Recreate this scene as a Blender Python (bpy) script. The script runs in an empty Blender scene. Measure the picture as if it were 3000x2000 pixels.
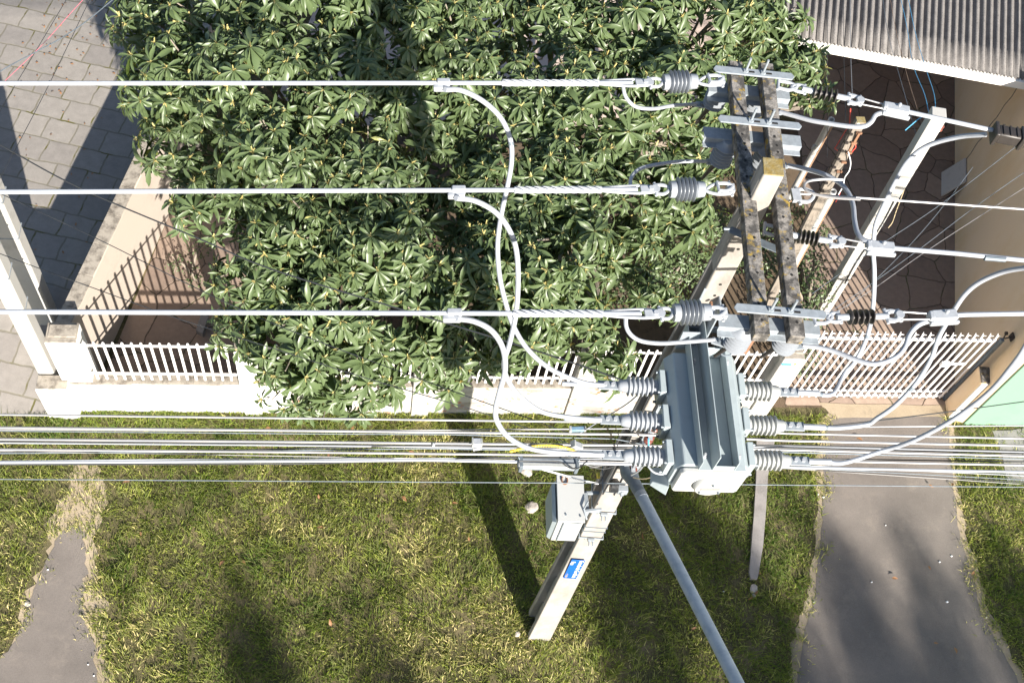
import bpy, bmesh, math, random
import numpy as np
random.seed(7); RNG = np.random.default_rng(11)
SC = bpy.context.scene; COL = SC.collection

# ------------------------------------------------------------------ camera, sky, sun, exposure
F, CX, CY = 3363., 1500., 1000.                      # camera solved from the verticals and paving joints
_N = np.array([-455., 1950., F]); _N /= np.linalg.norm(_N)
_d = np.array([26500., 392., F]); _d -= _d.dot(_N)*_N; _d /= np.linalg.norm(_d)
ROT = np.stack([_d, np.cross(-_N, _d), -_N])
CAM = np.array([-2.4976, -4.4154, 16.0])             # x along the street, y away from it, z up, metres; pole foot at 0,0,0
cd = bpy.data.cameras.new('camera'); cam = bpy.data.objects.new('camera', cd); COL.objects.link(cam)
cd.sensor_width = 36; cd.lens = F/3000*36; cd.clip_end = 2000; cd.clip_start = .1
from mathutils import Matrix, Vector
_M = np.eye(4); _M[:3, 0] = ROT[:, 0]; _M[:3, 1] = -ROT[:, 1]; _M[:3, 2] = -ROT[:, 2]; _M[:3, 3] = CAM
cam.matrix_world = Matrix(_M.tolist()); SC.camera = cam
SUNV = np.array([.66, -1.96, 1.0]); SUNV /= np.linalg.norm(SUNV)   # towards the sun
w = bpy.data.worlds.new('World'); SC.world = w; w.use_nodes = True
_nt = w.node_tree; _bg = _nt.nodes['Background']; _sky = _nt.nodes.new('ShaderNodeTexSky')
_sky.sky_type = 'NISHITA'; _sky.sun_disc = False
_sky.sun_elevation = math.asin(SUNV[2]); _sky.sun_rotation = math.atan2(SUNV[0], SUNV[1])
_sky.air_density = 1.0; _sky.dust_density = 1.0
_nt.links.new(_sky.outputs[0], _bg.inputs[0]); _bg.inputs[1].default_value = .062
_sd = bpy.data.lights.new('sun', 'SUN'); sun = bpy.data.objects.new('sun', _sd); COL.objects.link(sun)
_sd.energy = 5.0; _sd.angle = math.radians(.53); _sd.color = (1, .94, .84)
sun.rotation_euler = Vector(SUNV.tolist()).to_track_quat('Z', 'Y').to_euler(); sun.location = (20, -60, 40)
SC.view_settings.view_transform = 'Standard'; SC.view_settings.look = 'None'
SC.view_settings.exposure = 1.4; SC.view_settings.gamma = 1

# ------------------------------------------------------------------ placing helpers
def W(px, py, z=0.):
    r = ROT @ np.array([px-CX, py-CY, F]); return CAM + r*((z-CAM[2])/r[2])
def Wy(px, py, y):
    r = ROT @ np.array([px-CX, py-CY, F]); return CAM + r*((y-CAM[1])/r[1])
def V(*a): return np.array(a, float)
def unit(v): v = np.asarray(v, float); return v/(np.linalg.norm(v)+1e-12)
def smooth_path(pts, n=8):
    P = [np.asarray(p, float) for p in pts]; P = [2*P[0]-P[1]] + P + [2*P[-1]-P[-2]]; out = []
    for i in range(1, len(P)-2):
        for t in np.arange(n)/n:
            a, b, c, d = P[i-1:i+3]
            out.append(.5*((2*b)+(-a+c)*t+(2*a-5*b+4*c-d)*t*t+(-a+3*b-3*c+d)*t**3))
    out.append(P[-2]); return out
def resample(px, ztop, zbot):
    """pixel polyline plus the heights of its two ends -> 3-D points"""
    L = np.cumsum([0]+[math.hypot(px[i+1][0]-px[i][0], px[i+1][1]-px[i][1]) for i in range(len(px)-1)]); L /= L[-1]
    return [W(p[0], p[1], ztop+(zbot-ztop)*t) for p, t in zip(px, L)]

class MB:
    def __init__(s): s.v = []; s.f = []; s.m = []; s.n = 0; s.mi = 0
    def add(s, vs, fs):
        vs = [tuple(map(float, p)) for p in vs]
        s.v += vs; s.f += [tuple(i+s.n for i in f) for f in fs]; s.m += [s.mi]*len(fs); s.n += len(vs); return s
    def hexa(s, p):       # 4 bottom ccw, 4 top ccw
        return s.add(p, [(3, 2, 1, 0), (4, 5, 6, 7), (0, 1, 5, 4), (1, 2, 6, 5), (2, 3, 7, 6), (3, 0, 4, 7)])
    def box(s, c, d, R=None):
        c = np.asarray(c, float); hx, hy, hz = np.asarray(d, float)/2
        P = [V(x, y, z) for z in (-hz, hz) for x, y in ((-hx, -hy), (hx, -hy), (hx, hy), (-hx, hy))]
        if R is not None: P = [R @ p for p in P]
        return s.hexa([p+c for p in P])
    def bar(s, a, b, wd, ht, up=(0, 0, 1)):   # square bar from a to b
        a = np.asarray(a, float); b = np.asarray(b, float); x = unit(b-a); u = np.asarray(up, float)
        if abs(x.dot(unit(u))) > .99: u = V(0, 1, 0)
        y = unit(np.cross(u, x)); z = np.cross(x, y)
        q = lambda o, i, j: o+y*i*wd/2+z*j*ht/2
        return s.hexa([q(a, -1, -1), q(b, -1, -1), q(b, 1, -1), q(a, 1, -1), q(a, -1, 1), q(b, -1, 1), q(b, 1, 1), q(a, 1, 1)])
    def tube(s, pts, r, n=8, caps=True):
        P = [np.asarray(p, float) for p in pts]; m = len(P); rr = [r]*m if np.isscalar(r) else r
        t = unit(P[1]-P[0]); u = unit(np.cross(t, V(.3, .2, 1) if abs(t[2]) < .9 else V(1, 0, .1)))
        vs = []
        for i in range(m):
            t = unit(P[min(i+1, m-1)]-P[max(i-1, 0)]); u = unit(u-u.dot(t)*t); v = np.cross(t, u)
            for k in range(n):
                a = 2*math.pi*k/n; vs.append(P[i]+rr[i]*(math.cos(a)*u+math.sin(a)*v))
        fs = [(i*n+k, i*n+(k+1) % n, (i+1)*n+(k+1) % n, (i+1)*n+k) for i in range(m-1) for k in range(n)]
        if caps: fs += [tuple(range(n))[::-1], tuple((m-1)*n+k for k in range(n))]
        return s.add(vs, fs)
    def lathe(s, prof, o, ax, n=20):      # prof: (distance along axis, radius)
        o = np.asarray(o, float); ax = unit(ax)
        return s.tube2([o+ax*t for t, _ in prof], [r for _, r in prof], ax, n)
    def tube2(s, C, R, ax, n):
        u = unit(np.cross(ax, V(.31, .2, 1) if abs(ax[2]) < .9 else V(1, 0, .1))); v = np.cross(ax, u); vs = []
        for c, r in zip(C, R): vs += [c+r*(math.cos(2*math.pi*k/n)*u+math.sin(2*math.pi*k/n)*v) for k in range(n)]
        m = len(C); fs = [(i*n+k, i*n+(k+1) % n, (i+1)*n+(k+1) % n, (i+1)*n+k) for i in range(m-1) for k in range(n)]
        fs += [tuple(range(n))[::-1], tuple((m-1)*n+k for k in range(n))]
        return s.add(vs, fs)
    def prism(s, poly, z0, z1):
        n = len(poly); vs = [(p[0], p[1], z0) for p in poly]+[(p[0], p[1], z1) for p in poly]
        return s.add(vs, [tuple(range(n))[::-1], tuple(range(n, 2*n))]+[(i, (i+1) % n, n+(i+1) % n, n+i) for i in range(n)])
    def sheet(s, poly, z): return s.add([(p[0], p[1], z) for p in poly], [tuple(range(len(poly)))])

def finish(o, parent):
    COL.objects.link(o)
    if parent is not None: o.parent = parent
def obj(name, mb, mat, parent=None, bevel=0, smooth=30, origin=None):
    """one mesh object; the builder's vertices are world positions"""
    me = bpy.data.meshes.new(name)
    og = np.zeros(3)
    if parent is not None:
        p = parent
        while p is not None: og += np.array(p.location); p = p.parent
    elif origin is not None: og = np.asarray(origin, float)
    me.from_pydata([tuple(np.array(v)-og) for v in mb.v], [], mb.f)
    mats = mat if isinstance(mat, (list, tuple)) else [mat]
    for m in mats: me.materials.append(m)
    if max(mb.m, default=0): me.polygons.foreach_set('material_index', mb.m)
    bm = bmesh.new(); bm.from_mesh(me); bmesh.ops.recalc_face_normals(bm, faces=bm.faces); bm.to_mesh(me); bm.free()
    o = bpy.data.objects.new(name, me); finish(o, parent)
    if parent is None: o.location = og
    if smooth:
        me.shade_smooth(); me.set_sharp_from_angle(angle=math.radians(smooth))
    if bevel:
        b = o.modifiers.new('bevel', 'BEVEL'); b.width = bevel; b.segments = 2; b.limit_method = 'ANGLE'; b.angle_limit = math.radians(40)
    return o
def tag(o, label, cat, group=None, kind=None):
    o['label'] = label; o['category'] = cat
    if group: o['group'] = group
    if kind: o['kind'] = kind
    return o
def thing(name, label, cat, loc=(0, 0, 0), group=None):
    o = bpy.data.objects.new(name, None); COL.objects.link(o); o.location = tuple(map(float, loc)); o.empty_display_size = .1
    return tag(o, label, cat, group)
def struct(o): o['kind'] = 'structure'; return o

# ------------------------------------------------------------------ materials
def nodes(name):
    m = bpy.data.materials.new(name); m.use_nodes = True; nt = m.node_tree
    return m, nt, nt.nodes['Principled BSDF']
def N(nt, t, **kw):
    n = nt.nodes.new(t)
    for k, v in kw.items():
        if k.startswith('i_'):
            key = k[2:].replace('_', ' '); n.inputs[key].default_value = v
        else: setattr(n, k, v)
    return n
def ramp(nt, src, stops):
    r = nt.nodes.new('ShaderNodeValToRGB'); e = r.color_ramp.elements
    while len(e) < len(stops): e.new(.5)
    for el, (p, c) in zip(e, stops): el.position = p; el.color = (*c, 1) if len(c) == 3 else c
    nt.links.new(src, r.inputs[0]); return r.outputs[0]
def mix(nt, fac, a, b, mode='MIX'):
    n = nt.nodes.new('ShaderNodeMix'); n.data_type = 'RGBA'; n.blend_type = mode
    for s, x in ((n.inputs[0], fac), (n.inputs[6], a), (n.inputs[7], b)):
        if hasattr(x, 'is_linked'): nt.links.new(x, s)
        else: s.default_value = (*x, 1) if isinstance(x, tuple) and len(x) == 3 else x
    return n.outputs[2]
def coords(nt, scale=(1, 1, 1), rot=(0, 0, 0), world=False):
    if world: src = N(nt, 'ShaderNodeNewGeometry').outputs['Position']
    else: src = N(nt, 'ShaderNodeTexCoord').outputs['Object']
    mp = N(nt, 'ShaderNodeMapping'); mp.inputs['Scale'].default_value = scale; mp.inputs['Rotation'].default_value = rot
    nt.links.new(src, mp.inputs[0]); return mp.outputs[0]
def noise(nt, vec, scale, detail=6, rough=.6, dist=0):
    n = N(nt, 'ShaderNodeTexNoise'); n.inputs['Scale'].default_value = scale; n.inputs['Detail'].default_value = detail
    n.inputs['Roughness'].default_value = rough; n.inputs['Distortion'].default_value = dist
    nt.links.new(vec, n.inputs['Vector']); return n.outputs[0]
def bump(nt, bs, h, strength=.3, dist=.01):
    b = N(nt, 'ShaderNodeBump'); b.inputs['Strength'].default_value = strength; b.inputs['Distance'].default_value = dist
    nt.links.new(h, b.inputs['Height']); nt.links.new(b.outputs[0], bs.inputs['Normal'])
def plain(name, col, rough=.5, metal=0, var=.12, scale=8, bstr=.0, spec=.5):
    m, nt, bs = nodes(name); c = coords(nt, world=True); n = noise(nt, c, scale)
    lo = tuple(x*(1-var) for x in col); hi = tuple(min(1, x*(1+var)) for x in col)
    nt.links.new(ramp(nt, n, [(.3, lo), (.7, hi)]), bs.inputs['Base Color'])
    bs.inputs['Roughness'].default_value = rough; bs.inputs['Metallic'].default_value = metal; bs.inputs['Specular IOR Level'].default_value = spec
    if bstr: bump(nt, bs, noise(nt, c, scale*8, 3), bstr, .004)
    return m
def stained(name, col, stain, rough=.8, s1=3, s2=30, amount=(.52, .72), stain2=None, stretch=(1, 1, 1), bstr=.3, grain=.15):
    """plaster / concrete: base colour with grain, one or two kinds of blotch"""
    m, nt, bs = nodes(name); c = coords(nt, world=True); cs = coords(nt, scale=stretch, world=True)
    g = noise(nt, c, s2*4, 2, .7)
    base = mix(nt, g, tuple(x*(1-grain) for x in col), tuple(min(1, x*(1+grain)) for x in col))
    a = noise(nt, cs, s1, 8, .68)
    fac = ramp(nt, a, [(amount[0], (0, 0, 0)), (amount[1], (1, 1, 1))])
    out = mix(nt, fac, base, stain)
    if stain2:
        b = noise(nt, c, s2*.6, 5, .6)
        gate = noise(nt, c, s1*1.3, 2)
        f2 = mix(nt, 1.0, ramp(nt, b, [(.52, (0, 0, 0)), (.6, (1, 1, 1))]), ramp(nt, gate, [(.5, (0, 0, 0)), (.62, (1, 1, 1))]), 'MULTIPLY')
        out = mix(nt, f2, out, stain2)
    nt.links.new(out, bs.inputs['Base Color']); bs.inputs['Roughness'].default_value = rough
    if bstr: bump(nt, bs, noise(nt, c, s2, 6, .7), bstr, .01)
    return m

M = {}
M['pole'] = stained('pole concrete', (.33, .305, .28), (.19, .17, .15), .85, 2.2, 14, (.46, .70), stretch=(1, 1, .5), grain=.08)
M['arm'] = stained('weathered crossarm concrete', (.25, .23, .21), (.06, .056, .052), .95, 14, 22, (.40, .56), stain2=(.34, .23, .04), grain=.6, bstr=.7)
M['lichen'] = stained('lichen topped concrete', (.27, .23, .13), (.24, .165, .04), .95, 12, 60, (.4, .6), grain=.3, bstr=.6)
M['galv'] = plain('galvanised steel', (.26, .29, .32), .55, .1, .16, 25)
M['armsteel'] = stained('bluish zinc tube', (.33, .38, .43), (.24, .29, .34), .5, 9, 40, (.45, .7), grain=.1, bstr=.1)
M['galvdark'] = plain('dull zinc steel', (.16, .19, .22), .55, .3, .2, 18)
M['alum'] = plain('bright aluminium', (.38, .40, .43), .45, .15, .12, 30)
M['paint'] = stained('light grey equipment paint', (.33, .38, .40), (.23, .265, .285), .42, 4, 30, (.52, .85), grain=.04, bstr=.05)
M['paintw'] = stained('pale equipment paint', (.46, .465, .455), (.33, .33, .32), .42, 3, 30, (.6, .95), grain=.03, bstr=.04)
M['porc'] = plain('pale grey polymer insulator', (.27, .29, .32), .33, 0, .06, 30)
M['porcw'] = plain('whitish grey polymer', (.34, .35, .345), .32, 0, .06, 30)
M['blackpoly'] = plain('black polymer', (.035, .03, .028), .45, 0, .2, 20)
M['cable'] = plain('light grey cable jacket', (.33, .35, .39), .42, 0, .06, 20)
M['cabled'] = plain('black cable', (.03, .032, .036), .5, 0, .2, 20)
M['barewire'] = plain('bare aluminium strand', (.32, .315, .32), .42, .4, .08, 60)
M['ceram'] = plain('brown glazed ceramic', (.17, .055, .04), .25, 0, .2, 20)
M['hole'] = plain('shadowed bolt hole', (.012, .011, .01), .9)
M['blue'] = plain('blue enamel', (.008, .10, .42), .35, 0, .08, 12)
M['white'] = plain('white lettering', (.82, .83, .84), .5)
M['beige'] = plain('beige lettering', (.5, .40, .24), .5)
M['jointblue'] = plain('dull blue heat shrink', (.16, .26, .36), .5, 0, .2, 30)
M['lblue'] = plain('light blue printed sticker', (.05, .42, .68), .4, 0, .15, 60)
M['yellow'] = plain('yellow plastic', (.75, .55, .06), .45)
M['redwire'] = plain('red wire jacket', (.70, .07, .05), .45)
M['pinkwire'] = plain('pink wire jacket', (.75, .18, .25), .45)
M['bluewire'] = plain('blue wire jacket', (.10, .38, .62), .45)
M['rust'] = stained('rusty steel', (.23, .12, .07), (.10, .055, .035), .9, 12, 60)
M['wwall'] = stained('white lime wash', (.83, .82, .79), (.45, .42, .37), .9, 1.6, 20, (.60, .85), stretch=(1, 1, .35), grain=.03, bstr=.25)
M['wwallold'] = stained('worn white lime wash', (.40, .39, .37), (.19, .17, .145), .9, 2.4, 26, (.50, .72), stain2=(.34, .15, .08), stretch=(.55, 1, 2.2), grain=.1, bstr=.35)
M['coping'] = stained('weathered mortar coping', (.36, .32, .27), (.14, .12, .10), .95, 7, 45, (.45, .65), grain=.3, bstr=.6)
M['wpost'] = stained('white painted concrete post', (.45, .435, .41), (.28, .26, .235), .85, 3, 25, (.55, .85), grain=.04, bstr=.2)
M['rail'] = stained('white railing paint', (.86, .83, .82), (.62, .42, .36), .45, 14, 40, (.66, .82), grain=.03, bstr=.05)
M['cream'] = stained('cream wall paint', (.47, .405, .35), (.38, .325, .28), .85, 2, 20, (.55, .85), grain=.05, bstr=.15)
M['tan'] = stained('ochre wall paint', (.86, .66, .46), (.78, .54, .28), .85, .9, 18, (.45, .8), stretch=(1, 1, .6), grain=.06, bstr=.25)
M['green'] = stained('pale green wall paint', (.165, .29, .21), (.10, .21, .155), .85, 1.4, 18, (.5, .85), grain=.06, bstr=.2)
M['fascia'] = plain('white painted fascia', (.82, .79, .74), .6, 0, .05, 6)
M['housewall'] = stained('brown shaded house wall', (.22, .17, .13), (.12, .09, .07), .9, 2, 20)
M['wood'] = stained('grey weathered timber', (.24, .205, .17), (.11, .095, .08), .95, 5, 40, (.45, .7), stretch=(5, 5, .6), grain=.2, bstr=.5)
M['pipe'] = plain('white pvc pipe', (.50, .49, .47), .4, 0, .08, 10)
M['pipebrown'] = plain('brown stained pvc pipe', (.30, .19, .125), .55, 0, .2, 10)
M['stone'] = stained('pale broken stone', (.42, .375, .335), (.24, .215, .195), .95, 10, 50, grain=.15, bstr=.6)
M['slab'] = stained('old concrete plank', (.27, .25, .24), (.16, .15, .14), .95, 4, 40, (.48, .75), grain=.15, bstr=.4)
M['panel'] = stained('plain fibre cement sheet', (.56, .51, .47), (.44, .40, .36), .9, 5, 30, grain=.06)

def ground_mat():
    m, nt, bs = nodes('earth with dry thatch'); c = coords(nt, world=True)
    a = noise(nt, c, 1.1, 6, .65); b = noise(nt, c, 60, 4, .8)
    h_ = noise(nt, c, 22, 5, .8); base = ramp(nt, mix(nt, .45, a, h_), [(.36, (.05, .055, .018)), (.5, (.15, .13, .055)), (.64, (.36, .28, .16))])
    out = mix(nt, ramp(nt, b, [(.3, (.35, .35, .35)), (.7, (1, 1, 1))]), (.04, .035, .02), base)
    nt.links.new(out, bs.inputs['Base Color']); bs.inputs['Roughness'].default_value = 1; bump(nt, bs, b, .8, .02); return m
def paver_mat(name, cells, rotz, c1, c2, joint, mortar=.03, offs=.35):
    m, nt, bs = nodes(name); c = coords(nt, rot=(0, 0, rotz), world=True)
    nz = N(nt, 'ShaderNodeTexNoise'); nz.inputs['Scale'].default_value = 2.3; nz.inputs['Detail'].default_value = 3; nt.links.new(c, nz.inputs['Vector'])
    mx = N(nt, 'ShaderNodeVectorMath', operation='MULTIPLY_ADD'); mx.inputs[1].default_value = (.11, .11, 0)
    nt.links.new(nz.outputs['Color'], mx.inputs[0]); nt.links.new(c, mx.inputs[2])
    br = N(nt, 'ShaderNodeTexBrick'); br.offset = offs; br.offset_frequency = 2; nt.links.new(mx.outputs[0], br.inputs['Vector'])
    br.inputs['Scale'].default_value = 1; br.inputs['Brick Width'].default_value = cells[0]; br.inputs['Row Height'].default_value = cells[1]
    br.inputs['Mortar Size'].default_value = mortar*.5; br.inputs['Mortar Smooth'].default_value = .3; br.inputs['Bias'].default_value = 0
    br.inputs['Color1'].default_value = (*c1, 1); br.inputs['Color2'].default_value = (*c2, 1); br.inputs['Mortar'].default_value = (*joint, 1)
    g = noise(nt, c, 7, 6, .7); d = noise(nt, c, 90, 2)
    moss = mix(nt, ramp(nt, noise(nt, c, 3.5, 4), [(.52, (0, 0, 0)), (.64, (1, 1, 1))]), joint, (.11, .10, .025))
    col = mix(nt, br.outputs['Fac'], br.outputs['Color'], moss)
    col = mix(nt, .55, col, ramp(nt, g, [(.3, (.62, .62, .62)), (.7, (1, 1, 1))]), 'MULTIPLY')
    col = mix(nt, .35, col, ramp(nt, d, [(.3, (.6, .6, .6)), (.7, (1, 1, 1))]), 'MULTIPLY')
    nt.links.new(col, bs.inputs['Base Color']); bs.inputs['Roughness'].default_value = .9
    inv = N(nt, 'ShaderNodeMath', operation='SUBTRACT'); inv.inputs[0].default_value = 1; nt.links.new(br.outputs['Fac'], inv.inputs[1])
    bump(nt, bs, inv.outputs[0], .4, .006); return m
def crazy_mat(name, scale, c1, c2, joint, moss=(.05, .07, .015)):
    m, nt, bs = nodes(name); c = coords(nt, world=True)
    nz = N(nt, 'ShaderNodeTexNoise'); nz.inputs['Scale'].default_value = 3; nz.inputs['Detail'].default_value = 4; nt.links.new(c, nz.inputs['Vector'])
    mx = N(nt, 'ShaderNodeVectorMath', operation='MULTIPLY_ADD'); mx.inputs[1].default_value = (.14, .14, 0)
    nt.links.new(nz.outputs['Color'], mx.inputs[0]); nt.links.new(c, mx.inputs[2])
    vo = N(nt, 'ShaderNodeTexVoronoi', feature='DISTANCE_TO_EDGE', voronoi_dimensions='2D'); vo.inputs['Scale'].default_value = scale; nt.links.new(mx.outputs[0], vo.inputs['Vector'])
    v2 = N(nt, 'ShaderNodeTexVoronoi', feature='F1', voronoi_dimensions='2D'); v2.inputs['Scale'].default_value = scale; nt.links.new(mx.outputs[0], v2.inputs['Vector'])
    sep = N(nt, 'ShaderNodeSeparateColor'); nt.links.new(v2.outputs['Color'], sep.inputs[0])
    stone = mix(nt, sep.outputs[0], c1, c2)
    stone = mix(nt, .6, stone, ramp(nt, noise(nt, c, 9, 6, .7), [(.3, (.6, .6, .6)), (.7, (1, 1, 1))]), 'MULTIPLY')
    jn = mix(nt, ramp(nt, noise(nt, c, 2.5, 3), [(.5, (0, 0, 0)), (.62, (1, 1, 1))]), joint, moss)
    fac = ramp(nt, vo.outputs[0], [(.004, (0, 0, 0)), (.022, (1, 1, 1))])
    nt.links.new(mix(nt, fac, jn, stone), bs.inputs['Base Color']); bs.inputs['Roughness'].default_value = .9
    bump(nt, bs, fac, .8, .012); return m
def asphalt_mat(name, lo, hi, dirt):
    m, nt, bs = nodes(name); c = coords(nt, world=True)
    g = noise(nt, c, 75, 3, .9); a = noise(nt, c, 1.3, 7, .6)
    col = ramp(nt, a, [(.3, lo), (.7, hi)]); col = mix(nt, ramp(nt, noise(nt, c, 2.7, 6, .7), [(.55, (0, 0, 0)), (.75, (.7, .7, .7))]), col, dirt)
    col = mix(nt, .6, col, ramp(nt, g, [(.3, (.5, .5, .5)), (.72, (1, 1, 1))]), 'MULTIPLY')
    nt.links.new(col, bs.inputs['Base Color']); bs.inputs['Roughness'].default_value = .95; bump(nt, bs, g, .5, .006); return m
HROT = math.atan2(.248, .969)        # the house and its paving are turned this much against the street
M['ground'] = ground_mat()
M['drive'] = paver_mat('stone driveway slabs', (.50, .44), HROT, (.33, .30, .27), (.27, .245, .225), (.21, .19, .15), .03, .35)
M['yard'] = crazy_mat('crazy paving', 1.75, (.40, .30, .235), (.25, .185, .15), (.085, .062, .045))
M['asphalt'] = asphalt_mat('worn asphalt', (.175, .152, .135), (.245, .212, .188), (.30, .255, .215))
M['dirt'] = asphalt_mat('trodden dirt', (.34, .27, .185), (.50, .405, .29), (.23, .19, .145))
M['soil'] = stained('garden soil', (.12, .085, .055), (.035, .028, .018), 1, 4, 40, grain=.4, bstr=.8)
M['pinkpave'] = stained('pale pinkish cement floor', (.62, .50, .43), (.45, .36, .31), .9, 3, 30, grain=.06)

def roof_mat():
    m, nt, bs = nodes('old fibre cement roofing'); c = coords(nt, world=True)
    a = noise(nt, c, 5, 7, .7); g = noise(nt, c, 55, 3, .8)
    col = ramp(nt, a, [(.3, (.135, .125, .12)), (.7, (.215, .20, .192))])
    col = mix(nt, ramp(nt, g, [(.5, (0, 0, 0)), (.68, (1, 1, 1))]), col, (.06, .058, .06))
    nt.links.new(col, bs.inputs['Base Color']); bs.inputs['Roughness'].default_value = .95; bump(nt, bs, g, .4, .005); return m
M['roof'] = roof_mat()
def leaf_mat(name, lo, mid, hi, rough=.36, trans=.12, back=(.10, .14, .06), spec=.5):
    m, nt, bs = nodes(name); at = N(nt, 'ShaderNodeAttribute', attribute_name='tint'); ge = N(nt, 'ShaderNodeNewGeometry')
    col = ramp(nt, at.outputs['Fac'], [(0, lo), (.6, mid), (1, hi)])
    col = mix(nt, ge.outputs['Backfacing'], col, back)
    nt.links.new(col, bs.inputs['Base Color']); bs.inputs['Roughness'].default_value = rough; bs.inputs['Specular IOR Level'].default_value = spec
    tr = N(nt, 'ShaderNodeBsdfTranslucent'); nt.links.new(mix(nt, 1., col, (1.5, 1.9, .6), 'MULTIPLY'), tr.inputs[0])
    ms = N(nt, 'ShaderNodeMixShader'); ms.inputs[0].default_value = trans
    nt.links.new(bs.outputs[0], ms.inputs[1]); nt.links.new(tr.outputs[0], ms.inputs[2])
    nt.links.new(ms.outputs[0], nt.nodes['Material Output'].inputs['Surface']); return m
M['leaf'] = leaf_mat('glossy broad leaf', (.018, .040, .010), (.115, .150, .034), (.44, .43, .17), .40, .18)
M['bud'] = plain('yellowish shoot', (.42, .36, .14), .6, 0, .3, 20)
M['smallleaf'] = leaf_mat('small shrub leaf', (.05, .08, .015), (.12, .15, .03), (.30, .30, .08), .45, .18)
M['vine'] = leaf_mat('vine leaf', (.02, .05, .012), (.05, .11, .025), (.12, .19, .05), .4, .15)
M['farleaf'] = leaf_mat('street tree leaf', (.03, .06, .02), (.05, .09, .03), (.08, .13, .04), .5, .05)
M['grass'] = leaf_mat('lawn grass', (.07, .13, .018), (.30, .33, .06), (.70, .58, .30), .6, .36, (.18, .19, .07), .25)
M['bark'] = stained('tree bark', (.26, .22, .18), (.13, .11, .09), .95, 6, 40, stretch=(3, 3, .6), bstr=.7)
M['deadleaf'] = leaf_mat('fallen leaves', (.20, .08, .03), (.36, .15, .06), (.50, .26, .12), .6, .1, (.3, .15, .07))

# ------------------------------------------------------------------ ground and pavings
def wob(poly, amp=.05, n=6):
    out = []
    for i in range(len(poly)):
        a = np.array(poly[i][:2]); b = np.array(poly[(i+1) % len(poly)][:2])
        for k in range(n): out.append(a+(b-a)*k/n+(RNG.normal(0, amp, 2) if k or True else 0))
    return out
def strip(left, right, z, amp=.02, rows=70, cols=10, seed=1):
    rg_ = np.random.default_rng(seed)
    def rs(L):
        L = np.array([p[:2] for p in L]); d = np.concatenate([[0], np.cumsum(np.linalg.norm(np.diff(L, axis=0), axis=1))]); t = np.linspace(0, d[-1], rows)
        return np.column_stack([np.interp(t, d, L[:, k]) for k in (0, 1)])
    a, b = rs(left), rs(right); w_ = lambda: np.convolve(rg_.normal(0, amp*1.6, rows+4), np.ones(5)/5, 'valid')+rg_.normal(0, amp*.5, rows)
    a[:, 0] += w_(); b[:, 0] += w_(); m = MB()
    vs = [(*(a[i]+(b[i]-a[i])*k/cols), z) for i in range(rows) for k in range(cols+1)]; n = cols+1
    return m.add(vs, [(i*n+k, i*n+k+1, (i+1)*n+k+1, (i+1)*n+k) for i in range(rows-1) for k in range(cols)])
g = MB(); g.sheet([(-260, -260), (260, -260), (260, 260), (-260, 260)], 0); struct(obj('ground', g, M['ground'], smooth=0))
def hd(x, y): return np.array([x, y])     # plain 2-D point
YW0, YD = np.array([-6.55, 4.05]), np.array([.2425, .970])      # foot of the yard wall, direction into the lot
drive_poly = [(-22, 3.42), (-7.05, 3.42), (-6.75, 3.6), tuple(YW0), tuple(YW0+YD*26), (-22, 29)]
def dz(y): return float(np.interp(y, [3.42, 5.4], [.03, .45]))
dm = MB()
for ya, yb in zip([3.42, 3.6, 4.05, 4.6, 5.4], [3.6, 4.05, 4.6, 5.4, 29]):
    xr = lambda y: -7.02 if y < 3.85 else YW0[0]+YD[0]/YD[1]*(y-YW0[1])-.24
    dm.add([(-22, ya, dz(ya)), (xr(ya), ya, dz(ya)), (xr(yb), yb, dz(yb)), (-22, yb, dz(yb))], [(0, 1, 2, 3)])
struct(obj('stone_driveway', dm, M['drive'], smooth=0))
yl = [tuple(YW0+np.array([0, -.4])), (-4.55, 3.66), (-4.2, 6.5), tuple(YW0+YD*3.3+np.array([1.5, 0])), tuple(YW0+YD*3.2)]
struct(obj('yard_paving', MB().sheet(yl, .005), M['yard'], smooth=0))
soil = [(-4.55, 3.66), (4.9, 3.66), (5.6, 9.6), (-3.0, 9.6), (-4.2, 6.5)]
struct(obj('garden_soil', MB().sheet(soil, .003), M['soil'], smooth=0))
struct(obj('back_yard_floor', MB().sheet([(-4.3, 9.2), (4.6, 9.2), (4.9, 20), (-1.5, 20)], .007), M['pinkpave'], smooth=0))
struct(obj('house_yard_paving', MB().sheet([(4.25, 3.70), (7.2, 3.70), (9.9, 14.4), (5.6, 14.6), (5.5, 9.0), (5.25, 7.2), (4.95, 5.6)], .006), M['yard'], smooth=0))
dl = [(2470, 1186), (2425, 1240), (2412, 1330), (2415, 1440), (2402, 1600), (2388, 1740), (2355, 1850), (2338, 2000)]
dr = [(2985, 2000), (2932, 1900), (2872, 1800), (2832, 1640), (2802, 1520), (2792, 1400), (2778, 1260), (2762, 1200)]
ddl = [W(*p)[:2] for p in dl]; ddr = [W(*p)[:2] for p in dr]
dpoly = ddl+[np.array([3.2, -3.5]), np.array([8.0, -3.5])]+ddr
e0, e1 = [np.array([3.2, -3.5])], [np.array([8.0, -3.5])]; drr = ddr[::-1]
mg = [q_+np.array([-.12, 0]) for q_ in ddl]+e0+e1+[q_+np.array([.10, 0]) for q_ in ddr]
struct(obj('driveway_margin', strip([q_+np.array([-.12, 0]) for q_ in ddl+e0], [q_+np.array([.10, 0]) for q_ in drr+e1], .004, .045, seed=3), M['dirt'], smooth=0))
struct(obj('front_driveway', strip(ddl+e0, drr+e1, .008, .018, seed=4), M['asphalt'], smooth=0))
struct(obj('gate_threshold', MB().sheet(wob([W(2400, 1182)[:2], W(2765, 1186)[:2], W(2772, 1218)[:2], W(2440, 1225)[:2]], .012, 5), .012), M['dirt'], smooth=0))
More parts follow.
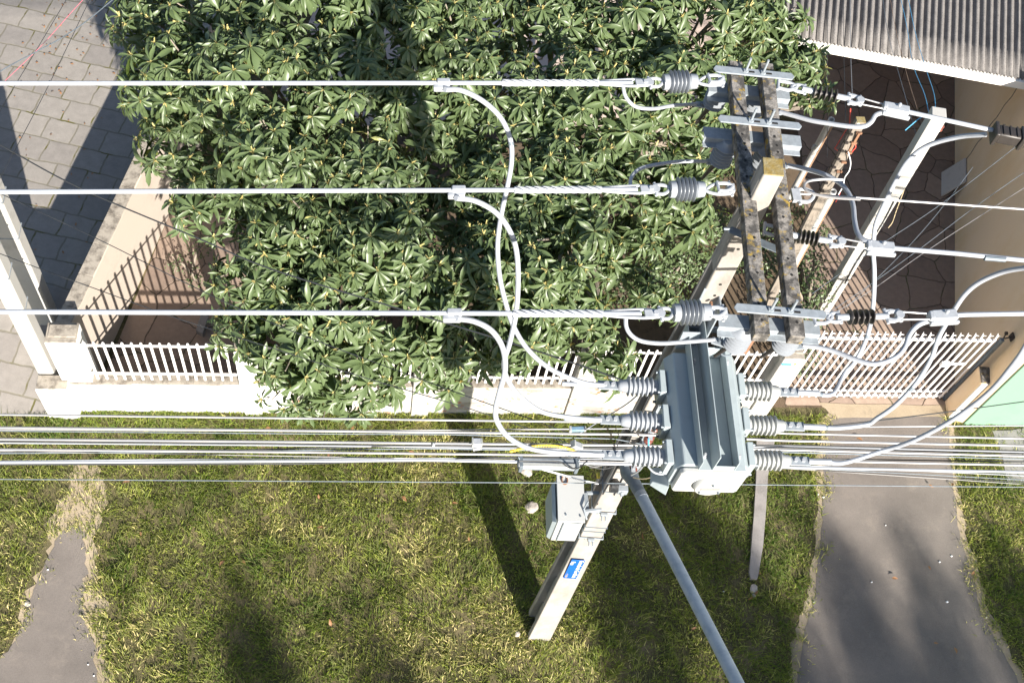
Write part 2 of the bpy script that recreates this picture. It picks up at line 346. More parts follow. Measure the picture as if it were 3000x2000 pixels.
pR = [W(*p)[:2] for p in [(232, 1540), (250, 1600), (258, 1680), (240, 1760), (262, 1840), (275, 1900), (292, 2000)]]+[np.array([-5.3, -3.2])]
pL = [W(*p)[:2] for p in [(196, 1545), (160, 1590), (128, 1660), (100, 1740), (70, 1830), (25, 1910), (-60, 1960)]]+[np.array([-9, -3.2])]
PATH = pL+pR[::-1]
struct(obj('footpath', strip(pL, pR, .008, .03, seed=5), M['asphalt'], smooth=0))
dL = [W(*p)[:2] for p in [(215, 1360), (165, 1470), (128, 1600), (95, 1720), (60, 1830), (0, 1920), (-80, 1960)]]+[np.array([-9.3, -3.2])]
dR = [W(*p)[:2] for p in [(290, 1362), (312, 1480), (292, 1590), (285, 1720), (296, 1860), (312, 1950), (320, 2000)]]+[np.array([-5.1, -3.2])]
DIRT = dL+dR[::-1]
struct(obj('trodden_dirt', strip(dL, dR, .004, .06, seed=6), M['dirt'], smooth=0))
struct(obj('neighbour_pavement', MB().sheet(wob([W(2905, 1262)[:2], W(3100, 1240)[:2], W(3150, 1400)[:2], W(2950, 1420)[:2], W(2930, 1320)[:2]], .02, 4), .009), M['slab'], smooth=0))

# ------------------------------------------------------------------ fence on the street side
FY0, FY1 = 3.50, 3.72
WALLH = .86
t = thing('fence_wall', 'long low whitewashed garden wall with weathered coping along the grass verge', 'wall', (-1.6, 3.6, 0))
xs = [-6.70, -4.4, -2.2, .1, 3.56]
left = MB(); left.box(((-6.70-3.6)/2, (FY0+FY1)/2, WALLH/2-.05), (3.10, FY1-FY0, WALLH+.1)); obj('bright_wall_run', left, M['wwall'], t, .015)
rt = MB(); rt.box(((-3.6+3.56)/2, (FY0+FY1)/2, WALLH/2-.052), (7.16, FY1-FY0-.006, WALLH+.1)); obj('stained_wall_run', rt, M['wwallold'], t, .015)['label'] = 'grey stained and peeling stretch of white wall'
cp = MB()
for i in range(24):
    a = -6.69+i*(10.24/24); cp.box((a+.2133, (FY0+FY1)/2+RNG.normal(0, .002), WALLH+.012), (10.24/24-.003, FY1-FY0-.012+RNG.normal(0, .004), .02))
obj('coping', cp, M['coping'], t, .004)

def pillar(name, label, x0, x1, y0, y1, h, mat, cap=True, group='fence pillars'):
    t = thing(name, label, 'pillar', ((x0+x1)/2, (y0+y1)/2, 0), group)
    obj('shaft', MB().box(((x0+x1)/2, (y0+y1)/2, h/2-.05), (x1-x0, y1-y0, h+.1)), mat, t, .012)
    if cap:
        c = MB(); c.box(((x0+x1)/2, (y0+y1)/2, h+.012), (x1-x0-.01, y1-y0-.01, .024)); c.box(((x0+x1)/2+.01, (y0+y1)/2+.02, h+.034), (x1-x0-.06, (y1-y0)*.6, .02))
        obj('cap', c, M['coping'], t, .006)
    return t
pillar('fence_pillar', 'wide whitewashed corner pillar with dark lichen cap at the left end of the fence', -6.80, -6.38, 3.54, 3.86, 1.98, M['wwall'])
blk = thing('gate_pier', 'low white masonry block at the foot of the corner pillar', 'pier', (-6.92, 3.48, 0))
obj('block', MB().box((-6.92, 3.50, .41), (.44, .24, 1.02)), M['wwall'], blk, .012)
obj('ledge', MB().box((-6.92, 3.50, .93), (.42, .22, .02)), M['coping'], blk, .004)
P2 = Wy(728, 1120, 3.48)[0]; P3 = Wy(1237, 1130, 3.48)[0]; P4 = .72
for x, lab in ((P2, 'white fence pillar half covered by tree leaves at the end of the bright railing'), (P3, 'narrow white fence pillar beside the pole shadow'), (P4, 'white fence pillar hidden behind the leaning leaves and concrete pole')):
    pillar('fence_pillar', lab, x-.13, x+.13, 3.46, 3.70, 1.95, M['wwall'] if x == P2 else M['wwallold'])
mp = pillar('meter_pillar', 'broad rendered pillar with blue sticker between fence and sliding gate', 3.55, 3.87, 3.46, 3.80, 1.94, M['wpost'], group=None)
st = MB(); a, b, c_, d_ = [Wy(*p, 3.457) for p in ((2287, 1071), (2331, 1072), (2341, 1060), (2296, 1058))]
st.add([a, b, c_, d_], [(0, 1, 2, 3)]); s_ = obj('sticker', st, M['white'], mp, smooth=0); s_['label'] = 'small white and blue printed sticker'
for p, m_, nm in (([(2289, 1070), (2318, 1070.5), (2319, 1065), (2291, 1064)], 'lblue', 'blue_band'), ([(2324, 1069.5), (2331, 1070), (2334, 1064), (2328, 1064)], 'yellow', 'yellow_mark')):
    st = MB(); st.add([Wy(*q, 3.4545) for q in p], [(0, 1, 2, 3)]); obj(nm, st, M[m_], s_, smooth=0)

def railing(x0, x1, label, step=.1245, first=None, y=3.60):
    t = thing('railing_panel', label, 'railing', ((x0+x1)/2, y, .88), 'white steel railing panels')
    rr = MB(); rr.bar((x0, y+.004, 1.83), (x1, y+.004, 1.83), .02, .04); obj('top_rail', rr, M['rail'], t, .004)
    rr = MB(); rr.bar((x0, y+.004, 1.03), (x1, y+.004, 1.03), .02, .045); obj('bottom_rail', rr, M['rail'], t, .004)
    x = first if first is not None else x0+step*.55
    while x < x1-.03:
        b = MB(); b.bar((x, y-.022, .905), (x, y-.022, 1.94), .034, .022, (0, 1, 0)); b.box((x, y-.022, 1.952), (.022, .014, .024)); obj('bar', b, M['rail'], t, .003); x += step
railing(-6.38, P2-.13, 'bright white railing of square bars above the left wall beside the corner pillar', first=-6.30)
railing(P2+.13, P3-.13, 'white railing mostly buried in overhanging leaves')
railing(P3+.13, P4-.13, 'white railing seen behind the looping grey cables')
railing(P4+.13, 3.55, 'white railing between the concrete pole and the meter pillar')

# gate
GY = 3.86
t = thing('sliding_gate', 'white barred steel gate with spiked top across the paved yard entrance', 'gate', (5.45, GY, 0))
GX0, GX1 = 3.92, 6.98
for z, h, nm in ((1.90, .05, 'top_rail'), (.23, .035, 'bottom_rail'), (.07, .04, 'bottom_rail')):
    obj(nm, MB().bar((GX0, GY+.005, z), (GX1, GY+.005, z), .03, h), M['rail'], t, .004)
x = GX0+.03; k = 0
while x < GX1:
    b = MB(); wd = .034 if k not in (13, 14, 22) else .05
    b.bar((x, GY-.024, .05), (x, GY-.024, 2.0), wd*.8, .022, (0, 1, 0)); obj('bar', b, M['rail'], t, .003)
    s = MB(); bx = x+.02+RNG.normal(0, .006)
    s.tube([(x, GY-.02, 1.98), (x+.004, GY-.005, 2.04), (x+.02, GY+.03, 2.07)], [.014, .012, .004], 6); s.tube([(x, GY-.02, 2.0), (x+.03, GY+.01, 2.03), (x+.075, GY+.0, 2.035)], [.012, .012, .004], 6)
    obj('spike', s, M['rail'], t); x += .1185; k += 1
lk = MB(); q = Wy(2768, 1066, GY-.05); lk.box(q, (.13, .05, .11)); lk.bar(q+V(.06, 0, 0), q+V(.34, 0, .02), .02, .05); lk.tube([q+V(-.03, -.02, .05), q+V(-.03, -.05, .10), q+V(.03, -.05, .10), q+V(.03, -.02, .05)], .008, 6)
obj('latch', lk, M['rail'], t, .004)
gp = MB(); gp.bar((7.03, GY-.02, 0), (7.03, GY-.02, 1.98), .06, .06); obj('gate_post', gp, M['galvdark'], t, .005)
hk = MB(); hk.tube([(7.04, GY, 1.95), (7.2, GY+.03, 1.97)], .012, 6); hk.box((7.2, GY+.03, 1.97), (.02, .10, .12)); hk.tube([(7.06, GY, 1.95), (7.09, GY+.06, 2.03)], .01, 6); hk.lathe([(0, .03), (.03, .03)], (7.08, GY+.06, 2.02), (1, 0, 0), 10)
obj('gate_hinge', hk, M['blackpoly'], t)

# ------------------------------------------------------------------ yard wall on the left, post tops
n2 = np.array([YD[1], -YD[0]])
def yw(s, off, z): p = YW0+YD*s+n2*off; return V(p[0], p[1], z)
t = thing('yard_wall', 'cream painted wall with mossy top between the stone driveway and the garden', 'wall', tuple(yw(3, -.1, 0)))
YH = 1.72
m_ = MB(); m_.hexa([yw(-.35, -.22, -.05), yw(15, -.22, -.05), yw(15, 0, -.05), yw(-.35, 0, -.05), yw(-.35, -.22, YH), yw(15, -.22, YH), yw(15, 0, YH), yw(-.35, 0, YH)])
obj('wall_face', m_, M['cream'], t, .01)
m_ = MB()
for i in range(28):
    a, b = -.34+i*.545, -.34+(i+1)*.545-.004; e = RNG.normal(0, .004)
    m_.hexa([yw(a, -.215, YH+.001), yw(b, -.215, YH+.001), yw(b, -.005+e, YH+.001), yw(a, -.005+e, YH+.001), yw(a, -.215, YH+.02), yw(b, -.215, YH+.02), yw(b, -.005+e, YH+.02), yw(a, -.005+e, YH+.02)])
obj('coping', m_, M['coping'], t, .004)
def white_post(label, x0, x1, y0, y1, h):
    t = thing('service_post', label, 'post', ((x0+x1)/2, (y0+y1)/2, 0), 'white service posts at the driveway')
    p = MB(); p.box(((x0+x1)/2, (y0+y1)/2, h/2-.05), (x1-x0, y1-y0, h+.1)); obj('shaft', p, M['wpost'], t, .03)
    b = MB()
    for z in (2.6, 3.4, 4.2): b.box(((x0+x1)/2, (y0+y1)/2, z), (x1-x0+.012, y1-y0+.012, .02))
    obj('strap', b, M['galv'], t); return t
white_post('tall white square post rising behind the low block left of the corner pillar', -7.15, -6.92, 3.64, 3.88, 6.2)
white_post('tall white square post standing behind the corner pillar on the driveway', -7.46, -7.18, 4.80, 5.06, 6.2)
kb = MB(); kp = [W(*p, .12) for p in ((573, 966), (593, 978), (612, 925), (590, 915))]; kb.hexa([p-V(0, 0, .14) for p in kp]+kp)
tag(obj('kerb_block', kb, M['slab'], None, .01, origin=W(590, 950)), 'grey concrete kerb piece lying at the edge of the shaded paving', 'kerb piece')
kb = MB(); kp = [W(*p, .14) for p in ((605, 1022), (650, 1020), (648, 1004), (606, 1000))]; kb.hexa([p-V(0, 0, .16) for p in kp]+kp)
tag(obj('kerb_block', kb, M['slab'], None, .01, origin=W(628, 1012)), 'flat concrete slab lying behind the railing under the tree', 'kerb piece')

# ------------------------------------------------------------------ house at the back right
HX = np.array([.9835, -.181]); HY = np.array([.181, .9835])      # along the eave, into the house
E0 = np.array([3.75, 8.975]); EZ = 3.0
def hp(s, d, z): p = E0+HX*s+HY*d; return V(p[0], p[1], z)
t = thing('house', 'house with brown corrugated roof and white fascia behind the paved yard', 'house', tuple(hp(2.2, 3, 0)))
L = 4.42; sl = math.tan(math.radians(12)); nx = int(L/.118*8); ny = 12; vs = []; fs = []
for j in range(ny+1):
    for i in range(nx+1):
        s = L*i/nx; d = -.06+6.2*j/ny
        stepz = .012*(int((d+.06)/1.55)) * -1
        vs.append(hp(s, d, EZ+.05+sl*d+.034*math.sin(2*math.pi*s/.118)+RNG.normal(0, .0015)))
for j in range(ny):
    for i in range(nx): a = j*(nx+1)+i; fs.append((a, a+1, a+nx+2, a+nx+1))
rf = MB(); rf.add(vs, fs); ro = obj('roof', rf, M['roof'], t, smooth=60); sm = ro.modifiers.new('thickness', 'SOLIDIFY'); sm.thickness = .008
m_ = MB(); m_.hexa([hp(-.02, -.10, EZ-.14), hp(L+.05, -.10, EZ-.14), hp(L+.05, -.02, EZ-.14), hp(-.02, -.02, EZ-.14), hp(-.02, -.10, EZ+.015), hp(L+.05, -.10, EZ+.015), hp(L+.05, -.02, EZ+.015), hp(-.02, -.02, EZ+.015)])
m_.hexa([hp(L-.02, -.018, EZ-.14), hp(L+.048, -.018, EZ-.14), hp(L+.048, 2.2, EZ-.14+.45), hp(L-.02, 2.2, EZ-.14+.45), hp(L-.02, -.018, EZ-.0), hp(L+.048, -.018, EZ-.0), hp(L+.048, 2.2, EZ+.45), hp(L-.02, 2.2, EZ+.45)])
obj('fascia', m_, M['fascia'], t, .004)
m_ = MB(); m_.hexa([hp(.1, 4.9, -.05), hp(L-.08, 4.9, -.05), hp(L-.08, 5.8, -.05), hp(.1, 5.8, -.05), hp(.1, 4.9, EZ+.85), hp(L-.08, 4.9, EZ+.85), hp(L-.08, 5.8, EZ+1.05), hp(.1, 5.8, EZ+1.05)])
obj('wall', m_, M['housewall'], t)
m_ = MB(); m_.hexa([hp(.02, -.015, EZ-.1), hp(L-.03, -.015, EZ-.1), hp(L-.03, 4.89, EZ+.80), hp(.02, 4.89, EZ+.80), hp(.02, -.015, EZ-.07), hp(L-.03, -.015, EZ-.07), hp(L-.03, 4.89, EZ+.83), hp(.02, 4.89, EZ+.83)])
obj('soffit', m_, M['wood'], t)

# neighbouring building: ochre side, green front
TD = np.array([.2475, .969]); T0 = np.array([7.10, 3.42])
def tp(s, off, z): p = T0+TD*s+np.array([TD[1], -TD[0]])*off; return V(p[0], p[1], z)
t = thing('neighbour_building', 'flat roofed building with ochre side wall and pale green street front', 'building', (10, 6, 0))
BH = 3.35
m_ = MB(); m_.hexa([tp(.0, 0, -.05), tp(0, .12, -.05), tp(15, .12, -.05), tp(15, 0, -.05), tp(0, 0, BH), tp(0, .12, BH), tp(15, .12, BH), tp(15, 0, BH)])
obj('side_wall', m_, M['tan'], t, .008)
m_ = MB(); y0 = 3.36; m_.hexa([(7.22, y0, -.05), (16, y0-.2, -.05), (16, y0, -.05), (7.22, y0+.16, -.05), (7.22, y0, BH), (16, y0-.2, BH), (16, y0, BH), (7.22, y0+.16, BH)])
obj('front_wall', m_, M['green'], t, .008)
m_ = MB(); m_.hexa([tp(.18, .13, BH-.12), (16, 3.5, BH-.12), (20, 18, BH-.12), tp(15, .13, BH-.12), tp(.18, .13, BH-.02), (16, 3.5, BH-.02), (20, 18, BH-.02), tp(15, .13, BH-.02)])
obj('flat_roof', m_, M['slab'], t)
cr = MB(); a = tp(5.15, -.004, 0)
cr.tube([tp(5.3+.02*math.sin(i*1.7), .002, .25+i*.14) for i in range(18)], .012, 5); cr.tube([tp(.12, .002, .02), tp(.12, .002, .5)], .02, 5)
obj('wall_crack', cr, M['housewall'], t)
st = thing('boundary_stub', 'short low wall with front edge painted sunlit white and dark mossy top beside the gate', 'wall', (7.1, 3.6, 0))
m_ = MB(); m_.hexa([(6.98, 3.50, -.05), (7.19, 3.50, -.05), (7.19, 3.78, -.05), (7.02, 3.80, -.05), (6.98, 3.50, 1.2), (7.19, 3.50, 1.2), (7.19, 3.78, 1.2), (7.02, 3.80, 1.2)]); obj('wall_face', m_, M['tan'], st, .006)
m_ = MB(); m_.box((7.09, 3.488, .60), (.20, .02, 1.2)); obj('painted_sunlit_edge', m_, M['wwall'], st, .004)  # sunlight on the street-facing end of the tan wall, put in as white colour
m_ = MB(); m_.hexa([(6.99, 3.50, 1.201), (7.185, 3.50, 1.201), (7.185, 3.78, 1.201), (7.03, 3.79, 1.201), (6.99, 3.50, 1.225), (7.185, 3.50, 1.225), (7.185, 3.78, 1.225), (7.03, 3.79, 1.225)]); obj('coping', m_, M['arm'], st, .006)
# sheet leaning on the ochre wall
a, b = W(2755, 574), W(2755, 505); s0 = T0+TD*0
def proj_s(p): return float((p[:2]-T0).dot(TD))
sa, sb = proj_s(a), proj_s(b)
m_ = MB(); m_.hexa([tp(sa, -.26, .0), tp(sb, -.26, .0), tp(sb, -.225, 0.), tp(sa, -.225, 0.), tp(sa, -.05, .50), tp(sb, -.05, .50), tp(sb, -.015, .515), tp(sa, -.015, .515)])
tag(obj('cement_sheet', m_, M['panel'], None, .004, origin=tp((sa+sb)/2, -.2, 0)), 'pale square sheet leaning against the ochre wall', 'sheet')

# ------------------------------------------------------------------ posts of the house service
def leaning(a, b): return np.asarray(a, float), np.asarray(b, float)
t = thing('concrete_post', 'slanting looking white square concrete post with red insulator near its top', 'post', W(2410, 908))
a, b = W(2410, 908), W(2752, 330, 5.0)
p = MB(); p.bar(a-V(0, 0, .1), b, .20, .20, (.2, 1, 0)); obj('shaft', p, M['wpost'], t, .012)
ins = MB(); q = W(2752, 370, 4.72); ins.lathe([(0, .03), (.02, .055), (.05, .035), (.08, .055), (.1, .03)], q-V(.0, .02, .05), (0, 0, 1), 14); obj('insulator', ins, M['ceram'], t)
cl = MB(); cl.tube([q+V(0, .12, 0), q+V(0, .0, .03), q+V(.0, -.03, .08)], .015, 6); obj('hook', cl, M['galv'], t)
bd = MB()
for z in (1.9, 2.6, 3.3): u = a+(b-a)*(z/5.0); bd.bar(u-V(0, 0, .006), u+V(0, 0, .006), .206, .206, (.2, 1, 0))
obj('strap', bd, M['galvdark'], t)
wk = MB()
for k in range(26):
    u = a+(b-a)*(.06+.30*RNG.random()); v = V(.02*RNG.normal(), -.101, 0); wk.box(u+v+V(.02*RNG.normal(), -.004, 0), (.03*RNG.random()+.008, .006, .012))
obj('chipped_marks', wk, M['slab'], t)
pc = MB()
pc.tube([a+(b-a)*z/5.0+V(.03+.02*math.sin(z*3), -.113, 0) for z in np.arange(1.0, 3.4, .15)], .012, 6); obj('conduit_wire', pc, M['cabled'], t)

t = thing('timber_pole', 'grey weathered timber pole with rusty bracket and red wires on top', 'pole', W(2178, 1028))
def line_at(pxa, pxb, za, zb): return W(*pxa, za), W(*pxb, zb)
a = W(2178, 1028); b = W(2522, 352, 4.95)
p = MB(); p.bar(a-V(0, 0, .1), b, .13, .10, (.2, 1, 0)); obj('shaft', p, M['wood'], t, .008)
br = MB(); u = a+(b-a)*.93; br.bar(u+V(.02, -.07, -.35), u+V(.02, -.07, .22), .035, .02)
for k in range(5): v = a+(b-a)*(.83+.035*k); br.box(v+V(.02, -.075, 0), (.08, .03, .03))
obj('rusty_bracket', br, M['rust'], t, .003)
bk = MB(); bk.tube([a+(b-a)*z+V(-.075, .0, 0) for z in np.linspace(.55, .97, 12)], .022, 6)
for k in range(8): v = a+(b-a)*(.75+.03*k); bk.box(v+V(-.07, -.04, 0), (.05, .05, .03))
obj('meter_cable', bk, M['blackpoly'], t)
gl = MB(); gl.lathe([(0, .02), (.02, .03), (.04, .02), (.06, .03), (.08, .02)], b+V(-.04, -.03, -.08), (0, 0, 1), 10); obj('insulator', gl, M['porcw'], t)
lt = MB(); lt.box(b+V(0, 0, .003), (.12, .10, .012)); obj('lichen_top', lt, M['lichen'], t)
def pipe(label, base, top, r=.05):
    t = thing('conduit_pipe', label, 'pipe', base, 'service conduit pipes')
    a = np.asarray(base, float); b = np.asarray(top, float); up = unit(b-a)
    p = MB(); p.lathe([(0, r), (np.linalg.norm(b-a), r), (np.linalg.norm(b-a), r*.72), (np.linalg.norm(b-a)-.06, r*.7)], a, up, 16); obj('pipe', p, M['pipe'], t)
    s = MB(); s.bar(a+V(r*1.15, .0, 0), b+V(r*1.15, .0, -.12), .03, .05, (0, 1, 0)); obj('brown_batten', s, M['pipebrown'], t, .004)
    k = MB(); v = a+(b-a)*.72; k.tube([v+V(-r*1.5, -.02, -.05), v+V(-r*1.6, -.02, .05), v+V(-r*.6, -.05, .06)], .012, 6); obj('clip', k, M['galv'], t)
pipe('white conduit pipe with brown side in front of the leaves at the house corner', W(2300, 600), W(2436, 350, 3.0))
pipe('white conduit pipe with brown side beside the timber pole', W(2255, 905), W(2441, 560, 3.25), .055)

# ------------------------------------------------------------------ the big concrete pole
A5 = math.radians(-5); R5 = np.array([[math.cos(A5), -math.sin(A5), 0], [math.sin(A5), math.cos(A5), 0], [0, 0, 1]])
PH = 10.36
def pole_c(z): return V(0.0+.10*(z/PH)**1.0, .165+.005*z/PH, z)
def pw(z): return .315-.178*z/PH        # width of the flange
def pd(z): return .42-.275*z/PH         # depth front to back
def pp(u, v, z): return pole_c(z)+R5 @ V(u, v, 0)
def pblock(mb, z0, z1, u0, u1, v0, v1):   # u,v as fractions of half width / half depth
    P = []
    for z in (z0, z1):
        for u, v in ((u0, v0), (u1, v0), (u1, v1), (u0, v1)): P.append(pp(u*pw(z)/2, v*pd(z)/2, z))
    mb.hexa(P)
t = thing('utility_pole', 'tall concrete utility pole with recessed sides carrying the cables and equipment', 'utility pole', (0, .165, 0))
TH = .44      # flange thickness as a fraction of half depth
m_ = MB(); pblock(m_, -.1, PH, -1, 1, -1, -1+TH); obj('front_flange', m_, M['pole'], t, .012)
m_ = MB(); pblock(m_, -.1, PH-.002, -1, 1, 1-TH, 1); obj('back_flange', m_, M['pole'], t, .012)
for i in range(9):      # the web is cast as blocks with openings between them
    m_ = MB(); z0 = -.1 if i == 0 else i*1.12; pblock(m_, z0, min(i*1.12+.74, PH-.01) if i < 8 else 9.19, -.42, .42, -1+TH+.003, 1-TH-.003); obj('web', m_, M['pole'], t, .01)
m_ = MB(); pblock(m_, 9.2, PH-.004, -.97, .97, -1+TH+.003, 1-TH-.003); obj('web', m_, M['pole'], t, .01)
m_ = MB(); pblock(m_, PH+.002, PH+.012, -.98, .98, -.98, .98); obj('top_face', m_, M['lichen'], t, .004)
hm = MB()
for z in (9.95, 9.55, 9.1, 8.95, 8.78, 7.45, 7.2): hm.lathe([(0, .012), (.004, .012)], pp(.01, -pd(z)/2-.003, z), R5 @ V(0, 1, 0), 12)
obj('bolt_hole', hm, M['hole'], t)
def band(z, h=.03, ext=.008, bolts=True):
    b = MB(); d = pd(z)/2+ext; w_ = pw(z)/2+ext
    for v, s in ((-d, 1), (d, 1)): b.box(pp(0, v, z), (2*w_+.012, .01, h), R5)
    for u in (-w_, w_): b.box(pp(u, 0, z), (.01, 2*d-.012, h), R5)
    if bolts:
        for dx in (-.02, .02): b.tube([pp(dx, -d-.005, z), pp(dx, -d-.09, z-.01)], .009, 6)
        b.box(pp(0, -d-.02, z), (.075, .03, h*1.2), R5)
    return b
for z, hh, bo in ((4.72, .035, True), (3.98, .035, True)): obj('clamp_band', band(z, hh, .012, bo), M['galv'], t, .003)
for z in (5.25, 4.28, 4.16): obj('strap', band(z, .014, .003, False), M['galvdark'], t)
m_ = MB()      # dark wires running down the shaft
for du, ph in ((-.12, 0), (-.10, 1.2), (.0, 2.2)): m_.tube([pp(du*1.05+.015*math.sin(z*2.2+ph), -pd(z)/2-.012, z) if du > -.11 else pp(-pw(z)/2-.012, -.05+.05*math.sin(z*1.5+ph), z) for z in np.arange(5.2, 8.0, .2)], .007, 5)
obj('down_wire', m_, M['cabled'], t)
# blue street sign, lettering runs down the pole
def front(u, z, off): return pp(u, -pd(z)/2-off, z)
zs0, zs1 = 2.09, 3.05
def at_px(px, py):
    lo, hi = 0., 9.
    for _ in range(60):
        z = (lo+hi)/2; q = Wy(px, py, pp(0, -pd(z)/2, z)[1]-.01)
        if q[2] > z: lo = z
        else: hi = z
    return Wy(px, py, pp(0, -pd(z)/2, z)[1]-.01)
c0, c1, c2, c3 = [at_px(*p) for p in ((1649.5, 1692), (1686, 1693.5), (1714.5, 1637.5), (1676.5, 1636))]
ctr = (c0+c1+c2+c3)/4; hgt_ = ((c3[2]+c2[2])-(c0[2]+c1[2]))/2; wid = np.linalg.norm((c1+c2-c0-c3)/2)
sg = MB(); sg.box(ctr+V(0, -.006, 0), (wid, .006, hgt_), R5); so = obj('street_sign', sg, M['blue'], t, .002); so['label'] = 'blue enamel sign plate with white lettering'
def text(s, size, mat, parent, loc, rotm, name='lettering'):
    cu = bpy.data.curves.new('txt', 'FONT'); cu.body = s; cu.size = size; cu.extrude = .0008; cu.align_x = 'CENTER'; cu.align_y = 'CENTER'
    o = bpy.data.objects.new('txt', cu); COL.objects.link(o); bpy.context.view_layer.update()
    me = bpy.data.meshes.new_from_object(o.evaluated_get(bpy.context.evaluated_depsgraph_get())); bpy.data.objects.remove(o)
    og = np.zeros(3); p = parent
    while p is not None: og += np.array(p.location); p = p.parent
    for v in me.vertices: v.co = Vector((rotm @ np.array(v.co)+np.asarray(loc)-og).tolist())
    me.materials.clear(); me.materials.append(mat); me.name = name
    o = bpy.data.objects.new(name, me); finish(o, parent); return o
RT = R5 @ np.column_stack([V(0, 0, -1), V(1, 0, 0), V(0, -1, 0)])    # text runs downwards, facing the street
text('Estrada da Gardênia', hgt_*.112, M['white'], so, ctr+R5 @ V(wid*.26, -.011, hgt_*.02), RT)
text('Rua', hgt_*.115, M['white'], so, ctr+R5 @ V(-wid*.32, -.011, hgt_*.33), RT)
text('n° 1250', hgt_*.06, M['beige'], so, ctr+R5 @ V(-wid*.34, -.011, -hgt_*.33), RT)

# crossarms
ZB = 10.10
def crossarm(label, a, b):
    t = thing('crossarm', label, 'crossarm', V((a[0]+b[0])/2, (a[1]+b[1])/2, ZB), 'concrete crossarms')
    a = V(*a, ZB-.047); b = V(*b, ZB-.047); m_ = MB(); m_.bar(a, b, .098, .094); obj('beam', m_, M['arm'], t, .006)
    h = MB()
    for f in (.06, .20, .30, .335, .36, .40, .46, .52, .60, .68, .745, .80, .90, .955): h.lathe([(0, .009), (.003, .009)], a+(b-a)*f+V(.008*math.sin(f*40), 0, .0465), (0, 0, 1), 10)
    obj('bolt_hole', h, M['hole'], t); return t
LA, LB, RA, RB = (.107, 1.346), (-.065, -.933), (.336, 1.34), (.16, -.946)
crossarm('lichen spotted concrete crossarm on the tree side of the pole top', LA, LB)
crossarm('lichen spotted concrete crossarm on the house side of the pole top', RA, RB)
BX = unit(V(1, -.075, 0)); BY = unit(V(.075, 1, 0))
def fitting(y, labels, x0, x1, cx0, cx1, yc):
    """flat clamp plate over the two crossarms with bolts, and the channel below them"""
    c = V(.135+.075*(y-.2), y, 0)
    t = thing('clamp_plate', labels[0], 'clamp plate', c+V(0, 0, ZB), 'steel clamp plates on the crossarms')
    p = MB(); z0 = ZB+.006
    pts = [c+BX*x0-BY*.032, c+BX*x1-BY*.032, c+BX*(x1+.02), c+BX*x1+BY*.032, c+BX*x0+BY*.032, c+BX*(x0-.02)]
    p.prism([q[:2] for q in pts], z0, z0+.012); obj('plate', p, M['galv'], t, .003)
    for dx in (-.055, .072):
        b = MB(); q = c+BX*dx+V(0, 0, z0+.012); b.tube([q, q+V(0, 0, .13)], .009, 8); b.lathe([(0, .02), (.016, .02)], q, (0, 0, 1), 6); obj('bolt', b, M['galv'], t)
        s = MB(); s.bar(q-BX*.0+BX*.02+V(0, 0, .0005), q+BX*.065+V(0, 0, .0005), .014, .003); obj('slot', s, M['hole'], t)
    t = thing('steel_channel', labels[1], 'channel', V(c[0], yc, ZB-.1), 'steel channels under the crossarms')
    d = V(.135+.075*(yc-.2), yc, 0); zt = ZB-.094-.004
    p = MB(); p.bar(d+BX*cx0+V(0, 0, zt-.004), d+BX*cx1+V(0, 0, zt-.004), .10, .008)
    for s in (-1, 1): p.bar(d+BX*cx0+BY*s*.046+V(0, 0, zt-.03), d+BX*cx1+BY*s*.046+V(0, 0, zt-.03), .008, .044)
    p.bar(d+BX*cx0-BY*.068+V(0, 0, zt-.052), d+BX*cx1-BY*.068+V(0, 0, zt-.052), .05, .006)
    obj('channel', p, M['galv'], t, .002); return d, zt
dA, zt = fitting(1.225, ('flat steel clamp plate at the tree end of the crossarms', 'steel channel under the tree end of the crossarms'), -.27, .285, -.30, .30, 1.16)
dB, _ = fitting(.765, ('flat steel clamp plate at the middle of the crossarms', 'wide steel channel under the middle of the crossarms'), -.27, .29, -.36, .34, .73)
dC, _ = fitting(-.77, ('flat steel clamp plate at the street end of the crossarms', 'steel channel under the street end of the crossarms'), -.27, .29, -.36, .30, -.80)

# vertical arresters hanging below the channels, terminals
def arrester(label, px, py, z, lugpx):
    q = W(px, py, z); t = thing('arrester', label, 'insulator', q, 'ribbed post insulators under the crossarms')
    h = .20; n = 6; prof = [(0, .02), (0, .05)]
    for k in range(n): b = .01+k*h/n; prof += [(b, .054), (b+.010, .080), (b+.016, .081), (b+.026, .054)]
    prof += [(h+.02, .04), (h+.035, .03)]
    m_ = MB(); m_.lathe(prof, q-V(0, 0, .11), (0, 0, 1), 26); obj('ribbed_body', m_, M['porc'], t, smooth=45)
    e = q-V(0, 0, .125); f = W(*lugpx, z-.125); d = unit(f-e); p = MB(); p.bar(e, f, .05, .014); obj('lug', p, M['galv'], t, .002)
    for k in (.35, .65):
        b = MB(); b.lathe([(0, .014), (.02, .014)], e+(f-e)*k+V(0, 0, .007), (0, 0, 1), 6); obj('bolt', b, M['galvdark'], t)
    s = MB(); s.tube([e+V(0, .02, -.005), e+V(-.01, .06, -.12), e+V(-.03, .10, -.30)], [.022, .018, .012], 8); obj('ground_lead', s, M['blackpoly'], t)
arrester('ribbed grey post insulator in crossarm shade, nearest the tree', 2100, 280, 9.87, (2038, 305))
arrester('ribbed grey post insulator in shade below the middle channel', 2120, 447, 9.87, (2070, 473))
arrester('bright ribbed post insulator below the street end channel, tree side', 2166, 988, 9.87, (2085, 996))
arrester('pale ribbed post insulator between the crossarms near the tree end', 2218, 298, 9.87, (2288, 329))
arrester('pale ribbed post insulator half hidden by the pole top', 2240, 462, 9.87, (2306, 485))
arrester('bright ribbed post insulator below the street end channel, house side', 2309, 992, 9.87, (2356, 1012))

